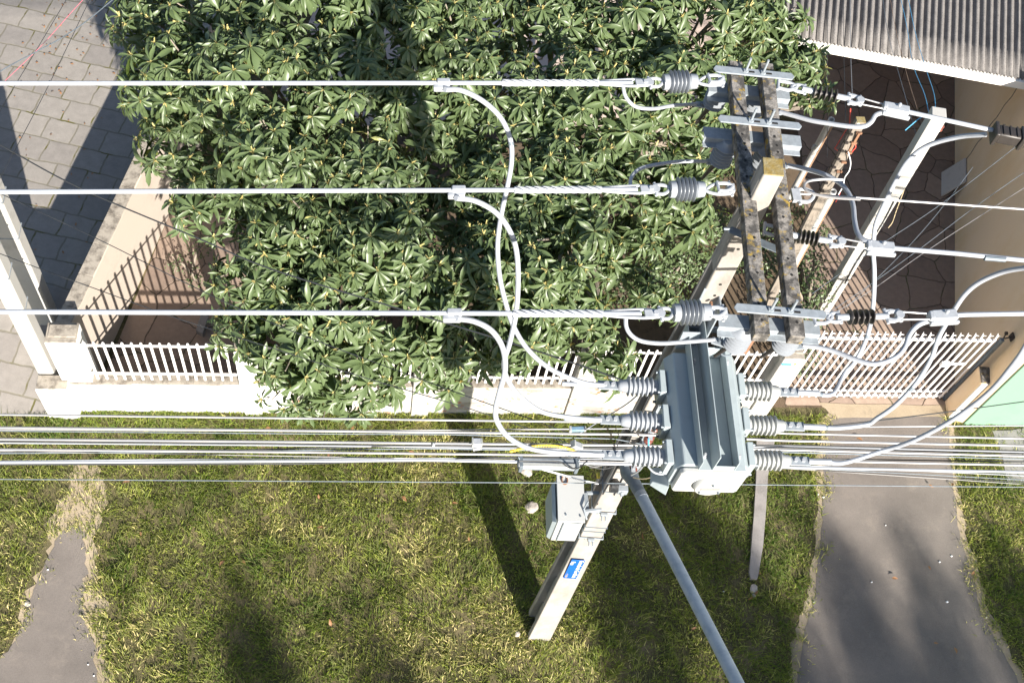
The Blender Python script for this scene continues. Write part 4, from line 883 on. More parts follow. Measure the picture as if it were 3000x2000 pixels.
# lamp arm
t = thing('street_lamp_arm', 'long grey steel tube arm reaching from the pole over the street', 'lamp arm', W(1840, 1390, 6.0))
a = W(1843, 1385, 5.98); b = W(1876, 1446, 6.12); c = W(2160, 2000, 6.95); e = c+(c-b)*.5
m_ = MB(); m_.tube([b, c, e], .055, 18); obj('arm_tube', m_, M['armsteel'], t)
m_ = MB(); m_.tube([a+V(0, .1, -.02), a, a+(b-a)*.5, b], [.085, .085, .06, .057], 16); obj('flared_socket', m_, M['galvdark'], t)
m_ = MB(); m_.tube([b-(c-b)*.002, b+(c-b)*.028], .0575, 18); obj('collar', m_, M['galv'], t)
m_ = MB(); hd_ = e+unit(c-b)*.1; m_.lathe([(0, .05), (.12, .10), (.45, .13), (.6, .05)], hd_, unit(c-b), 18); obj('lamp_head', m_, M['paintw'], t)
m_ = MB(); q = front(.02, 5.95, .05); m_.box(q, (.16, .05, .22), R5); m_.bar(q+V(-.07, .05, .06), q+V(-.07, -.12, .06), .02, .05); obj('arm_bracket', m_, M['galv'], t, .004)
# dead-end clamp with coiled wire for the messenger
t = thing('messenger_clamp', 'small steel clamp with coiled black wire on the pole front', 'clamp', front(.0, 5.52, .1))
m_ = MB(); q = at_px(1822, 1418)+V(0, -.06, 0); m_.box(q, (.10, .07, .09), R5); m_.lathe([(0, .03), (.09, .03)], q+V(0, -.02, -.05), (0, 0, 1), 12); m_.tube([q+V(-.02, .06, 0), q+V(-.02, -.08, 0)], .01, 6); obj('clamp_body', m_, M['galv'], t, .005)
m_ = MB(); q = at_px(1798, 1411)+V(0, -.05, 0)
for k in range(6): m_.tube([q+V(.013*(k-2.5)+.008*math.cos(a), .05*math.cos(a), .075*math.sin(a)) for a in np.linspace(0, 6.283, 18)], .006, 5)
obj('wire_coil', m_, M['cabled'], t)
# control cabinet
t = thing('control_cabinet', 'white painted equipment cabinet clamped to the left side of the pole', 'cabinet', W(1670, 1460, 4.6))
Zc = 4.97; q0, q1, q2, q3 = [W(*p, Zc) for p in ((1636.6, 1524), (1711, 1527), (1707, 1398), (1632, 1395))]
m_ = MB(); m_.hexa([p-V(0, 0, .58) for p in (q0, q1, q2, q3)]+[p-V(0, 0, .006) for p in (q0, q1, q2, q3)]); obj('case', m_, M['paintw'], t, .006)
m_ = MB(); ex = lambda p, s: p+V(*(s*(p-(q0+q1+q2+q3)/4)[:2]), 0); top = [ex(p, .06) for p in (q0, q1, q2, q3)]; m_.hexa([p-V(0, 0, .005) for p in top]+[p+V(0, 0, .018) for p in top]); hd2 = obj('hood', m_, M['paintw'], t, .004)
m_ = MB(); u = (q1-q0); v = (q3-q0)
for f, g_ in ((.28, .12), (.85, .10)): m_ = MB(); m_.lathe([(0, .010), (.010, .010)], q0+u*f+v*g_+V(0, 0, .018), (0, 0, 1), 8); obj('bolt', m_, M['galvdark'], hd2)
m_ = MB(); l0 = q0+u*.28+v*.9+V(0, 0, .02); m_.tube([l0+V(.03*math.cos(a), .05*math.sin(a), .012) for a in np.linspace(0, 6.283, 16)], .008, 6); obj('lifting_eye', m_, M['rust'], hd2)
m_ = MB(); m_.bar(q0+V(.06, -.012, -.05), q0+V(.06, -.012, -.56), .012, .01, (0, 1, 0)); m_.bar(q0+V(.10, -.012, -.025), q1+V(-.02, -.012, -.025), .006, .012); obj('door_seam', m_, M['galvdark'], t)
m_ = MB(); m_.hexa([q0+V(-.05, .03, -.55), q0+V(-.014, .0, -.55), q3+V(-.014, -.02, -.55), q3+V(-.05, -.05, -.55), q0+V(-.05, .03, -.10), q0+V(-.014, .0, -.06), q3+V(-.014, -.02, -.06), q3+V(-.05, -.05, -.10)]); obj('side_door', m_, M['paint'], t, .004)
m_ = MB(); m_.box(q1+V(.045, .22, -.10), (.05, .22, .16)); m_.bar(q1+V(.02, .12, -.02), q1+V(.20, .14, -.02), .03, .04); m_.bar(q1+V(.02, .34, -.06), q1+V(.20, .34, -.06), .03, .04); m_.tube([q1+V(.03, .02, .0), q1+V(-.0, .12, .05), q1+V(.05, .20, .06)], .012, 6); obj('pole_bracket', m_, M['galv'], t, .004)
m_ = MB(); m_.box(q2+V(.16, -.02, .10), (.055, .06, .05)); obj('padlock', m_, M['yellow'], t, .006)
m_ = MB(); m_.tube([q2+V(-.05, .02, -.3), q2+V(.05, .06, -.7), q2+V(.10, .08, -1.2)], .022, 8); obj('conduit', m_, M['galvdark'], t)

# ------------------------------------------------------------------ service drops and house wires
def drop(label, pts, z0, z1, r=.005, mat='cabled', group='service drop wires', name='service_wire', sag=.0):
    P_ = resample(pts, z0, z1); n = len(P_)
    return lead(label, P_, r, mat, name, group)
drop('thick dark service wire slanting over the tree from the left edge', [(-400, 195), (0, 424), (245, 556), (585, 700), (800, 790), (1195, 912), (1500, 1005), (1700, 1070), (1900, 1140)], 5.2, 7.0, .008, 'cabled')
drop('thin dark service wire slanting across the cream wall to the pole', [(-300, 430), (0, 567), (286, 700), (750, 926), (1240, 1113), (1550, 1225), (1835, 1330)], 5.0, 6.0, .005)
drop('lowest thin dark service wire slanting over the white railing', [(-300, 620), (0, 743), (286, 848), (527, 935), (800, 1020), (1062, 1104), (1442, 1218), (1790, 1345)], 5.0, 5.8, .005)
drop('grey wire crossing the far corner of the stone driveway', [(-60, 270), (0, 210), (200, 100), (330, 0), (520, -160)], 5.6, 4.6, .007, 'galvdark', 'wires over the stone driveway')
drop('pink and blue twisted wire over the stone driveway', [(-60, 305), (18, 234), (130, 125), (243, 0), (400, -160)], 5.6, 4.6, .0035, 'pinkwire', 'wires over the stone driveway')
drop('thin black wire nearest the left edge over the driveway', [(-120, 560), (0, 326), (90, 175), (194, 0), (280, -150)], 5.2, 4.2, .004, 'cabled', 'wires over the stone driveway')
drop('thin black wire closest to the tree over the driveway', [(-100, 700), (0, 522), (140, 255), (263, 0), (340, -150)], 5.2, 4.2, .004, 'cabled', 'wires over the stone driveway')
hw = [('dark thin wire hanging from the roof past the leaves to the conduit pipe', [(2424, -60), (2424, 110), (2424, 250), (2424, 460)], 3.8, 2.7, .004, 'cabled'),
      ('dark thin wire from the roof to the timber pole', [(2471, -60), (2472, 140), (2475, 260), (2478, 355)], 4.6, 4.85, .004, 'cabled'),
      ('pale thin wire from the roof to the timber pole top', [(2490, -60), (2492, 140), (2496, 260), (2498, 310)], 4.6, 4.95, .0045, 'barewire'),
      ('grey wire from the roof running behind the white post', [(2580, -60), (2600, 90), (2640, 240), (2690, 415)], 4.0, 4.4, .0035, 'galvdark'),
      ('brown wire from the roof to the white post', [(2598, -60), (2625, 90), (2660, 230), (2705, 375)], 4.0, 4.6, .0035, 'pipebrown'),
      ('blue twisted wire from the roof down to the post, tree side', [(2625, -60), (2655, 70), (2675, 190), (2708, 275), (2722, 335)], 4.2, 4.8, .0045, 'bluewire'),
      ('blue twisted wire from the roof down to the post, wall side', [(2650, -60), (2680, 90), (2712, 200), (2735, 270), (2741, 312)], 4.2, 4.9, .0045, 'bluewire'),
      ('frayed blue wire end sticking out beside the white post', [(2652, 382), (2690, 350), (2725, 330), (2740, 312)], 4.6, 4.85, .007, 'bluewire'),
      ('thin grey wire from the yard up over the ochre wall, uppermost', [(2380, 860), (2560, 730), (2740, 610), (2925, 470), (3100, 330)], 3.0, 3.6, .004, 'galvdark'),
      ('thin grey wire from the yard up over the ochre wall, second', [(2480, 900), (2600, 785), (2700, 680), (2790, 570), (2850, 490)], 3.0, 3.4, .004, 'galvdark'),
      ('thin grey wire from the yard up over the ochre wall, third', [(2400, 935), (2540, 840), (2700, 725), (2865, 600), (3080, 450)], 3.0, 3.6, .004, 'galvdark'),
      ('thin grey wire from the yard up over the ochre wall, lowest', [(2440, 920), (2560, 845), (2700, 745), (2860, 640), (3080, 500)], 3.0, 3.6, .004, 'barewire'),
      ('black wire running along the green wall above the driveway', [(2240, 1268), (2400, 1250), (2600, 1228), (2800, 1203), (3000, 1176), (3200, 1150)], 5.2, 4.2, .008, 'cabled'),
      ('red wire dangling in a hook from the timber pole', [(2492, 318), (2490, 345), (2488, 365), (2470, 395), (2452, 425), (2446, 436), (2454, 441)], 4.95, 4.2, .007, 'redwire'),
      ('red jumper looping beside the timber pole top', [(2500, 410), (2507, 430), (2500, 440), (2492, 452)], 4.6, 4.4, .007, 'redwire'),
      ('white twisted wire falling from the timber pole with a red tip', [(2485, 445), (2492, 475), (2488, 500), (2475, 520), (2470, 545), (2456, 570)], 4.5, 3.9, .007, 'white'),
      ('pink wire end below the twisted white wire', [(2470, 540), (2462, 560), (2457, 577), (2448, 592)], 3.9, 3.8, .007, 'redwire'),
      ('yellow and white twisted lead hanging beside the white post', [(2655, 540), (2640, 580), (2625, 620), (2615, 650), (2602, 668)], 3.2, 2.7, .006, 'beige')]
for l, p, z0, z1, r, m_ in hw: drop(l, p, z0, z1, r, m_, 'wires around the house posts')

# ------------------------------------------------------------------ things lying on the verge
m_ = MB(); e = [(2213, 1296, 2266, 1296), (2212, 1400, 2246, 1398), (2206, 1500, 2240, 1500), (2198, 1600, 2232, 1600), (2192, 1680, 2218, 1686), (2196, 1698, 2214, 1700)]
for i in range(len(e)-1):
    a, b = e[i], e[i+1]; P_ = [W(a[0], a[1]), W(b[0], b[1]), W(b[2], b[3]), W(a[2], a[3])]
    m_.add([p+V(0, 0, .07) for p in P_]+[p-V(0, 0, .02) for p in P_], [(0, 1, 2, 3), (7, 6, 5, 4), (0, 4, 5, 1), (2, 6, 7, 3), (1, 5, 6, 2), (3, 7, 4, 0)])
tag(obj('concrete_plank', m_, M['slab'], None, 0, 0, origin=W(2230, 1500)), 'long narrow concrete plank lying in the grass beside the driveway', 'plank')
def rock(label, px, py, r, fl=.5, seed=0):
    rg = np.random.default_rng(seed); bm = bmesh.new(); bmesh.ops.create_icosphere(bm, subdivisions=3, radius=1)
    ks = [unit(rg.normal(size=3)) for _ in range(14)]
    for v in bm.verts:
        p = np.array(v.co); s = min(.78/max(.25, k.dot(p)) if k.dot(p) > .78 else 1. for k in ks); p = p*s*(1+rg.normal(0, .02)); v.co = Vector((p[0]*r, p[1]*r*.85, p[2]*r*fl))
    me = bpy.data.meshes.new('stone'); bm.to_mesh(me); bm.free(); me.materials.append(M['stone']); o = bpy.data.objects.new('stone', me); COL.objects.link(o)
    q = W(px, py); o.location = (q[0], q[1], r*fl*.55); o.rotation_euler = (0, 0, seed); return tag(o, label, 'stone', 'pale stones in the grass')
rock('pale flat broken stone in the grass left of the cabinet', 1557, 1488, .125, .4, 1)
rock('pinkish stone half hidden under the splice box', 1541, 1380, .12, .5, 2)
rock('small grey stone in the grass beside the pole foot', 1515, 1857, .05, .7, 3)
rock('white crumbly lump just beyond the end of the plank', 2206, 1725, .075, .6, 4)
rock('small pale pebble at the lower edge of the lump', 2207, 1743, .04, .6, 5)
rock('dark pebble on the edge of the left footpath', 80, 1768, .05, .6, 6)
LIT = [(2225, 1628), (2595, 1538), (2788, 1628), (2753, 1645), (2775, 1762), (2385, 1763), (2554, 1704), (2396, 1448), (2413, 1455), (2120, 1732), (2272, 1735), (2890, 1808), (258, 1945), (275, 1978), (140, 1668)]
for i, (x, y) in enumerate(LIT):
    q = W(x, y, .018); m_ = MB(); a = RNG.random()*6; s = .010+.008*RNG.random()
    m_.add([q+V(s*math.cos(a+k*1.57)*(1+.4*(k % 2)), s*math.sin(a+k*1.57), .006*math.sin(k*2+a)) for k in range(4)]+[q+V(0, 0, .01)], [(0, 1, 4), (1, 2, 4), (2, 3, 4), (3, 0, 4)])
    lab = 'tiny white paper scrap lying on the driveway' if 2380 < x < 2800 else ('tiny white paper scrap lying at the left footpath' if x < 400 else 'tiny white paper scrap lying in the grass by the driveway')
    tag(obj('paper_scrap', m_, M['white'], None, smooth=0, origin=q), lab, 'litter', 'white scraps on the driveway' if 2380 < x < 2800 else ('white scraps at the left footpath' if x < 400 else 'white scraps in the grass'))

# ------------------------------------------------------------------ leaves
def leaf_template(length=1., wdt=.30, bend=.6, fold=.10, ns=5):
    t = np.linspace(0, 1, ns); prof = np.interp(t, [0, .12, .35, .62, .85, 1], [.08, .22, .72, 1., .62, .03])*wdt/2
    ang = -bend*t; x = np.concatenate([[0], np.cumsum(np.cos((ang[1:]+ang[:-1])/2)*np.diff(t))]); z = np.concatenate([[0], np.cumsum(np.sin((ang[1:]+ang[:-1])/2)*np.diff(t))])
    vs = []
    for i in range(ns):
        for s in (-1, 0, 1): vs.append((x[i]*length, s*prof[i], z[i]*length+(fold*abs(s)*prof[i]*4 if s else 0)))
    fs = []
    for i in range(ns-1):
        a = i*3; fs += [(a, a+1, a+4, a+3), (a+1, a+2, a+5, a+4)]
    return np.array(vs), np.array(fs)
def basis(x, zref):
    x = x/np.linalg.norm(x, axis=1, keepdims=True); y = np.cross(zref, x); y /= np.linalg.norm(y, axis=1, keepdims=True)+1e-9; z = np.cross(x, y); return np.stack([x, y, z], 2)
def mesh_np(name, Vt, Ft, tint, mat, parent=None, midx=None, mats=None, smooth=True, origin=None):
    me = bpy.data.meshes.new(name); og = np.zeros(3)
    if parent is not None: og = np.array(parent.location)
    elif origin is not None: og = np.asarray(origin, float)
    Vt = Vt-og; nv, nf, k = len(Vt), len(Ft), Ft.shape[1]
    me.vertices.add(nv); me.vertices.foreach_set('co', Vt.astype(np.float32).ravel()); me.loops.add(nf*k); me.loops.foreach_set('vertex_index', Ft.astype(np.int32).ravel())
    me.polygons.add(nf); me.polygons.foreach_set('loop_start', np.arange(0, nf*k, k, dtype=np.int32)); me.update(calc_edges=True)
    if tint is not None: at = me.attributes.new('tint', 'FLOAT', 'FACE'); at.data.foreach_set('value', np.asarray(tint, np.float32))
    me.materials.append(mat)
    if smooth: me.polygons.foreach_set('use_smooth', np.ones(nf, bool))
    me.validate(); o = bpy.data.objects.new(name, me); finish(o, parent)
    if parent is None: o.location = og
    return o
def place(tmpl, B, P, S):   # tmpl (v,3); B (n,3,3); P (n,3); S (n,)
    vs, fs = tmpl; n = len(P); out = np.einsum('nij,vj->nvi', B, vs)*S[:, None, None]+P[:, None, :]
    F_ = fs[None]+(np.arange(n)*len(vs))[:, None, None]; return out.reshape(-1, 3), F_.reshape(-1, fs.shape[1])
def canopy(rng, lobes, per, leafn=(13, 20), llen=(.22, .36), inner=.30):
    """rosettes of long drooping leaves over the outside of each lobe"""
    C_, A_, T_ = [], [], []
    for (c, r, fl) in lobes:
        n = int(per*r*r); d = rng.normal(size=(n*3, 3)); d /= np.linalg.norm(d, axis=1, keepdims=True)
        keep = d[:, 2] > -.35; d = d[keep][:n]
        rad = np.where(rng.random(len(d)) < inner, rng.uniform(.45, .85, len(d)), rng.uniform(.88, 1.1, len(d)))
        p = c+d*(rad*r)[:, None]*np.array([1, 1, fl]); C_.append(p); ax = d*np.array([.75, .75, .6])+np.array([.05, -.28, .62])+rng.normal(0, .16, d.shape); A_.append(ax); T_.append(np.clip(rng.normal(.45, .20, len(d)), 0, 1))
    C_ = np.concatenate(C_); A_ = np.concatenate(A_); T_ = np.concatenate(T_); A_ /= np.linalg.norm(A_, axis=1, keepdims=True)
    Vs, Fs, Ts, off = [], [], [], 0
    nl = rng.integers(*leafn, len(C_)); sc_ = np.clip(rng.normal(.95, .22, len(C_)), .5, 1.4); idx = np.repeat(np.arange(len(C_)), nl); k = np.concatenate([np.arange(n) for n in nl]); frac = k/np.repeat(nl, nl)
    az = k*2.39996+rng.random(len(C_))[idx]*6.28+rng.normal(0, .15, len(k)); el = np.radians(58-92*frac**.8+rng.normal(0, 10, len(k)))
    ax = A_[idx]; u = np.cross(ax, np.array([.31, .9, .2])); u /= np.linalg.norm(u, axis=1, keepdims=True); v = np.cross(ax, u)
    d = (np.cos(az)*np.cos(el))[:, None]*u+(np.sin(az)*np.cos(el))[:, None]*v+np.sin(el)[:, None]*ax; d[:, 2] -= .42; d[:, 1] -= .10; d += rng.normal(0, .12, d.shape)
    B = basis(d, ax+rng.normal(0, .25, ax.shape)); S = rng.uniform(*llen, len(k))*(.62+.45*frac)*sc_[idx]*rng.uniform(.75, 1.12, len(k)); P_ = C_[idx]+d*.012
    ti = np.clip(T_[idx]+rng.normal(0, .20, len(k))+np.where(frac < .18, .28, 0), 0, 1)
    which = rng.integers(0, 4, len(k)); tm = [leaf_template(1, w_, b, f) for w_, b, f in ((.23, .5, .16), (.26, .9, .14), (.22, 1.3, .18), (.29, .7, .09))]
    for j in range(4):
        s = which == j
        a, b = place(tm[j], B[s], P_[s], S[s]); Vs.append(a); Fs.append(b+off); off += len(a); Ts.append(np.repeat(ti[s], len(tm[j][1])))
    # yellowish shoots in the middle of each rosette
    nb = 5; ib = np.repeat(np.arange(len(C_)), nb); db = A_[ib]+rng.normal(0, .55, (len(ib), 3)); Bb = basis(db, A_[ib]+.3)
    bud = (np.array([(0, -.16, 0), (0, .16, 0), (1, .10, .0), (1, -.10, 0)]), np.array([(0, 1, 2, 3)])); bv, bf = place(bud, Bb, C_[ib], rng.uniform(.035, .08, len(ib)))
    return np.concatenate(Vs), np.concatenate(Fs), np.concatenate(Ts), bv, bf, C_
def limbs(base, lobes, rng, r0=.16, fork=1.1):
    m_ = MB(); base = np.asarray(base, float); top = base+V(rng.normal(0, .15), rng.normal(0, .15), fork)
    m_.tube(smooth_path([base-V(0, 0, .15), base+V(.03, .02, .4), top], 4), list(np.linspace(r0*1.25, r0*.85, 9)), 10)
    for c, r, fl in lobes:
        mid = top+(c-top)*.5+V(rng.normal(0, .15), rng.normal(0, .15), .12); sp = smooth_path([top-V(0, 0, .1), mid, c], 6)
        m_.tube(sp, list(np.linspace(r0*.55, .025, len(sp))), 7)
        for _ in range(5):
            e = c+unit(rng.normal(size=3)*V(1, 1, .6)+V(0, 0, .3))*r*.85; s2 = smooth_path([mid+(c-mid)*.6, (mid+e)/2+(c-mid)*.3, e], 4); m_.tube(s2, list(np.linspace(.028, .008, len(s2))), 5)
    return m_
def tree(name, label, cat, base, lobes, seed, per=138, group=None, **kw):
    rng = np.random.default_rng(seed); t = thing(name, label, cat, base, group)
    v, f, ti, bv, bf, C_ = canopy(rng, lobes, per, **kw); cr = mesh_np('crown', v, f, ti, M['leaf'], t)
    obj('trunk', limbs(base, lobes, rng), M['bark'], t)
    bm_ = mesh_np('shoots', bv, bf, None, M['bud'], t); bm_.parent = t
    return t
def lob(px, py, z, r, fl=.75, j=0.):
    z += RNG.normal(0, j); return (W(px, py, z), r*(1+RNG.normal(0, .6*j)), fl)
T1 = [lob(455, 60, 3.6, .62, .8, .16), lob(640, 40, 4.0, .75, .8, .16), lob(880, 60, 4.2, .8, .8, .16), lob(1120, 120, 4.0, .75, .8, .16), lob(520, 240, 3.7, .62, .8, .16), lob(760, 250, 4.2, .8, .8, .16), lob(1010, 300, 4.3, .8, .8, .16), lob(1260, 330, 4.1, .75, .8, .16),
      lob(540, 430, 3.4, .60, .8, .16), lob(790, 470, 4.0, .8, .8, .16), lob(1060, 520, 4.1, .8, .8, .16), lob(620, 600, 3.2, .55, .8, .16), lob(860, 680, 3.7, .75, .8, .16), lob(1120, 720, 3.8, .72, .8, .16), lob(760, 800, 3.1, .55, .8, .16), lob(960, 880, 3.3, .7, .8, .16), lob(1200, 900, 3.3, .62, .8, .16),
      lob(850, 1010, 2.8, .55, .8, .16), lob(1010, 1050, 2.7, .5, .8, .16), lob(860, 1130, 2.4, .42, .8, .16), lob(1080, 1140, 2.3, .34, .8, .16), lob(1280, 1030, 2.6, .40, .8, .16), lob(950, 1190, 2.2, .34, .8, .16), lob(1300, 1120, 2.3, .22, .8, .16)]
tree('broadleaf_tree', 'large tree with glossy drooping leaf rosettes overhanging the left fence', 'tree', (-2.4, 6.3, 0), T1, 5)
T2 = [lob(1380, 40, 4.0, .8, .8, .16), lob(1620, 60, 3.9, .75, .8, .16), lob(1850, 80, 4.0, .75, .8, .16), lob(2080, 70, 3.9, .72, .8, .16), lob(2250, 60, 3.7, .55, .8, .16), lob(2330, 190, 3.4, .45, .8, .16), lob(2385, 290, 3.2, .36, .8, .16), lob(2200, 220, 3.7, .6, .8, .16), lob(1980, 280, 4.1, .72, .8, .16), lob(1740, 310, 4.1, .75, .8, .16), lob(1500, 320, 4.0, .75, .8, .16),
      lob(1480, 560, 3.9, .7, .8, .16), lob(1680, 520, 4.0, .72, .8, .16), lob(1900, 520, 3.8, .62, .8, .16), lob(2080, 420, 3.6, .5, .8, .16), lob(2010, 540, 3.3, .5, .8, .16), lob(1990, 650, 2.9, .42, .8, .16), lob(1340, 200, 4.0, .6, .8, .16), lob(1250, 60, 4.1, .6, .8, .16), lob(1340, 470, 3.6, .5, .8, .16), lob(1300, 620, 3.5, .45, .8, .16), lob(1440, 780, 3.5, .62, .8, .16), lob(1640, 760, 3.6, .66, .8, .16), lob(1830, 720, 3.3, .5, .8, .16), lob(1500, 960, 3.0, .55, .8, .16), lob(1700, 930, 3.0, .5, .8, .16), lob(1790, 1060, 2.5, .32, .8, .1), lob(1620, 1010, 2.6, .30, .8, .1), lob(1420, 1030, 2.4, .26, .8, .1), lob(1510, 1010, 2.7, .36), lob(1340, 1060, 2.5, .26), lob(1590, 840, 3.2, .5), lob(1560, 660, 3.5, .5), lob(1250, 830, 3.2, .45), lob(700, 960, 2.9, .32), lob(1930, 880, 2.7, .32, .8, .16)]
tree('broadleaf_tree', 'large tree with glossy drooping leaf rosettes behind the concrete pole and crossarms', 'tree', (1.0, 7.2, 0), T2, 9)
def bush(name, label, base, lobes, n, size, mat, seed, group=None, cat='shrub'):
    rng = np.random.default_rng(seed); t = thing(name, label, cat, base, group); Vs = []
    C_ = []; Nn = []
    for c, r, fl in lobes:
        k = int(n*r*r); d = rng.normal(size=(k, 3)); d /= np.linalg.norm(d, axis=1, keepdims=True); d[:, 2] = np.abs(d[:, 2])*.9-.1
        C_.append(c+d*(r*rng.uniform(.5, 1.1, k))[:, None]*np.array([1, 1, fl])); Nn.append(d+np.array([0, -.2, .5])+rng.normal(0, .45, d.shape))
    C_ = np.concatenate(C_); Nn = np.concatenate(Nn); B = basis(np.cross(Nn, rng.normal(size=Nn.shape)), Nn); S = rng.uniform(*size, len(C_))
    v, f = place(leaf_template(1, .55, .4, .1, 4), B, C_, S); clump = np.sin(C_[:, 0]*5+1)*np.sin(C_[:, 1]*6)*.18
    ti = np.clip(rng.normal(.5, .2, len(C_))+clump, 0, 1); mesh_np('foliage', v, f, np.repeat(ti, 6), M[mat], t)
    m_ = MB()
    for c, r, fl in lobes:
        sp = smooth_path([np.asarray(base)-V(0, 0, .1), (np.asarray(base)+c)/2+V(0, 0, .1), c], 4); m_.tube(sp, list(np.linspace(.03, .01, len(sp))), 6)
        for _ in range(4): m_.tube([c, c+unit(rng.normal(size=3)+V(0, 0, .5))*r*.8], .006, 4)
    obj('stems', m_, M['bark'], t); return t
bush('garden_shrub', 'yellowish green fine leaved shrub beside the concrete pole under the tree', W(1930, 860), [lob(1900, 800, 1.0, .5), lob(1990, 760, 1.1, .5), lob(2060, 780, .9, .4), lob(1830, 860, .7, .42), lob(1960, 880, .6, .4), lob(2090, 660, 1.0, .4), lob(2130, 760, .7, .36), lob(1750, 800, .8, .4)], 2400, (.05, .085), 'smallleaf', 3)
bush('garden_shrub', 'dark green vine bush along the yard edge beside the white post', W(2370, 900), [lob(2385, 690, .9, .3), lob(2375, 770, .8, .32), lob(2390, 850, .8, .34), lob(2365, 930, .7, .32), lob(2330, 1000, .5, .30), lob(2290, 870, .7, .30), lob(2270, 770, .7, .34), lob(2210, 690, .9, .34), lob(2310, 620, .8, .34)], 2600, (.04, .075), 'vine', 4)
bush('garden_shrub', 'low green bush by the gate bottom beside the meter pillar', W(2320, 1080), [lob(2330, 1070, .4, .26), lob(2370, 1040, .35, .22)], 2600, (.035, .06), 'vine', 6)
bush('garden_shrub', 'sparse creeper growing on the sunlit soil under the left tree edge', W(560, 800), [lob(520, 770, .12, .22, .5), lob(570, 820, .12, .22, .5), lob(590, 720, .2, .25, .6)], 1300, (.03, .06), 'vine', 8)
bush('garden_shrub', 'dark shaded creeping plants beneath the middle of the tree', W(1300, 700), [lob(1180, 640, .4, .4, .6), lob(1400, 560, .5, .45, .6), lob(1300, 760, .4, .4, .6), lob(1600, 640, .5, .5, .6)], 1100, (.05, .09), 'vine', 10)

# ------------------------------------------------------------------ street trees outside the frame, towards the sun: they cast the soft shade
def far_tree(label, ground_xy, h, lobes, seed, n=900):
    sh = SUNV/SUNV[2]; c = V(ground_xy[0], ground_xy[1], 0)+sh*h; rng = np.random.default_rng(seed)
    base = V(c[0], c[1], 0); t = thing('street_tree', label, 'tree', base, 'trees across the street')
    LL = [(c+V(*o), r, 1.9) for o, r in lobes]; C_ = []
    for q, r, fl in LL:
        k = int(n*r*r); d = rng.normal(size=(k, 3)); d /= np.linalg.norm(d, axis=1, keepdims=True); C_.append(q+d*(r*rng.random(k)**.4)[:, None]*np.array([1, 1, fl]))
    C_ = np.concatenate(C_); B = basis(rng.normal(size=C_.shape), rng.normal(size=C_.shape)); v, f = place(leaf_template(1, .5, .4, .1, 4), B, C_, rng.uniform(.08, .16, len(C_)))
    mesh_np('crown', v, f, np.repeat(np.clip(rng.normal(.5, .2, len(C_)), 0, 1), 6), M['farleaf'], t)
    m_ = MB(); top = base+V(0, 0, h*.55); m_.tube(smooth_path([base-V(0, 0, .2), base+V(.1, 0, h*.3), top], 4), list(np.linspace(.25, .15, 9)), 10)
    for q, r, fl in LL:
        sp = smooth_path([top, (top+q)/2+V(0, 0, .3), q], 5); m_.tube(sp, list(np.linspace(.12, .02, len(sp))), 7)
    obj('trunk', m_, M['bark'], t); return t
def clumps(seed, n, x0, x1, z0, z1, r=(.28, .55)):
    rg_ = np.random.default_rng(seed); return [((rg_.uniform(x0, x1), rg_.normal(0, .6), rg_.uniform(z0, z1)), rg_.uniform(*r)) for _ in range(n)]
far_tree('tall open crowned tree across the street opposite the driveway', (4.6, -.4), 13.5, clumps(31, 44, -1.4, 5.0, -1.9, .4)+clumps(33, 20, -3.6, -.4, -.6, 1.5), 21, 3000)
far_tree('tall open crowned tree across the street opposite the footpath', (-4.6, -2.0), 13.0, clumps(32, 26, -3.4, 4.6, -1.3, .5), 22, 3000)

# ------------------------------------------------------------------ lawn
def inside(P_, poly):
    x, y = P_[:, 0], P_[:, 1]; r = np.zeros(len(P_), bool); n = len(poly)
    for i in range(n):
        x1, y1 = poly[i][:2]; x2, y2 = poly[(i+1) % n][:2]; c = ((y1 > y) != (y2 > y)) & (x < (x2-x1)*(y-y1)/((y2-y1) if abs(y2-y1) > 1e-9 else 1e-9)+x1); r ^= c
    return r
def vnoise(P_, s, seed):
    rg = np.random.default_rng(seed); G = rg.random((256, 256)); q = P_*s+100; i = np.floor(q).astype(int); f = q-i; f = f*f*(3-2*f); a = i % 256; b = (i+1) % 256
    return (G[a[:, 0], a[:, 1]]*(1-f[:, 0])+G[b[:, 0], a[:, 1]]*f[:, 0])*(1-f[:, 1])+(G[a[:, 0], b[:, 1]]*(1-f[:, 0])+G[b[:, 0], b[:, 1]]*f[:, 0])*f[:, 1]
rg = np.random.default_rng(77); n = 520000
P_ = np.column_stack([rg.uniform(-9.5, 9.6, n), rg.uniform(-2.6, 3.5, n)])
fb = .55*vnoise(P_, .55, 1)+.3*vnoise(P_, 1.7, 2)+.25*vnoise(P_, 5, 3)
fine = vnoise(P_, 9, 4); bare = np.clip((.62*vnoise(P_, 1.3, 21)+.38*vnoise(P_, 4.2, 22)-.60)*6, 0, 1)+np.clip(.45-P_[:, 1]*.8-1.2*vnoise(P_, 1.1, 23)+.3, 0, .8)
edge = rg.normal(0, .08, P_.shape)+.16*np.column_stack([vnoise(P_, 3, 31)-.5, vnoise(P_, 3, 32)-.5])*2
dens = np.clip(.35+1.1*(fine-.25), .1, 1)*(1-.22*np.clip(bare, 0, 1))
ok = (rg.random(n) < dens) & ~inside(P_+edge, dpoly) & ~inside(P_+edge, PATH)
dirt = inside(P_+rg.normal(0, .16, P_.shape), DIRT); ok &= ~(dirt & (rg.random(n) < .62)); mgn = inside(P_+rg.normal(0, .05, P_.shape), mg); ok &= ~(mgn & (rg.random(n) < .5)); dirt = dirt | mgn
ok &= ~inside(P_, [W(2905, 1262)[:2], W(3100, 1240)[:2], W(3150, 1400)[:2], W(2950, 1420)[:2]]) | (rg.random(n) < .12)
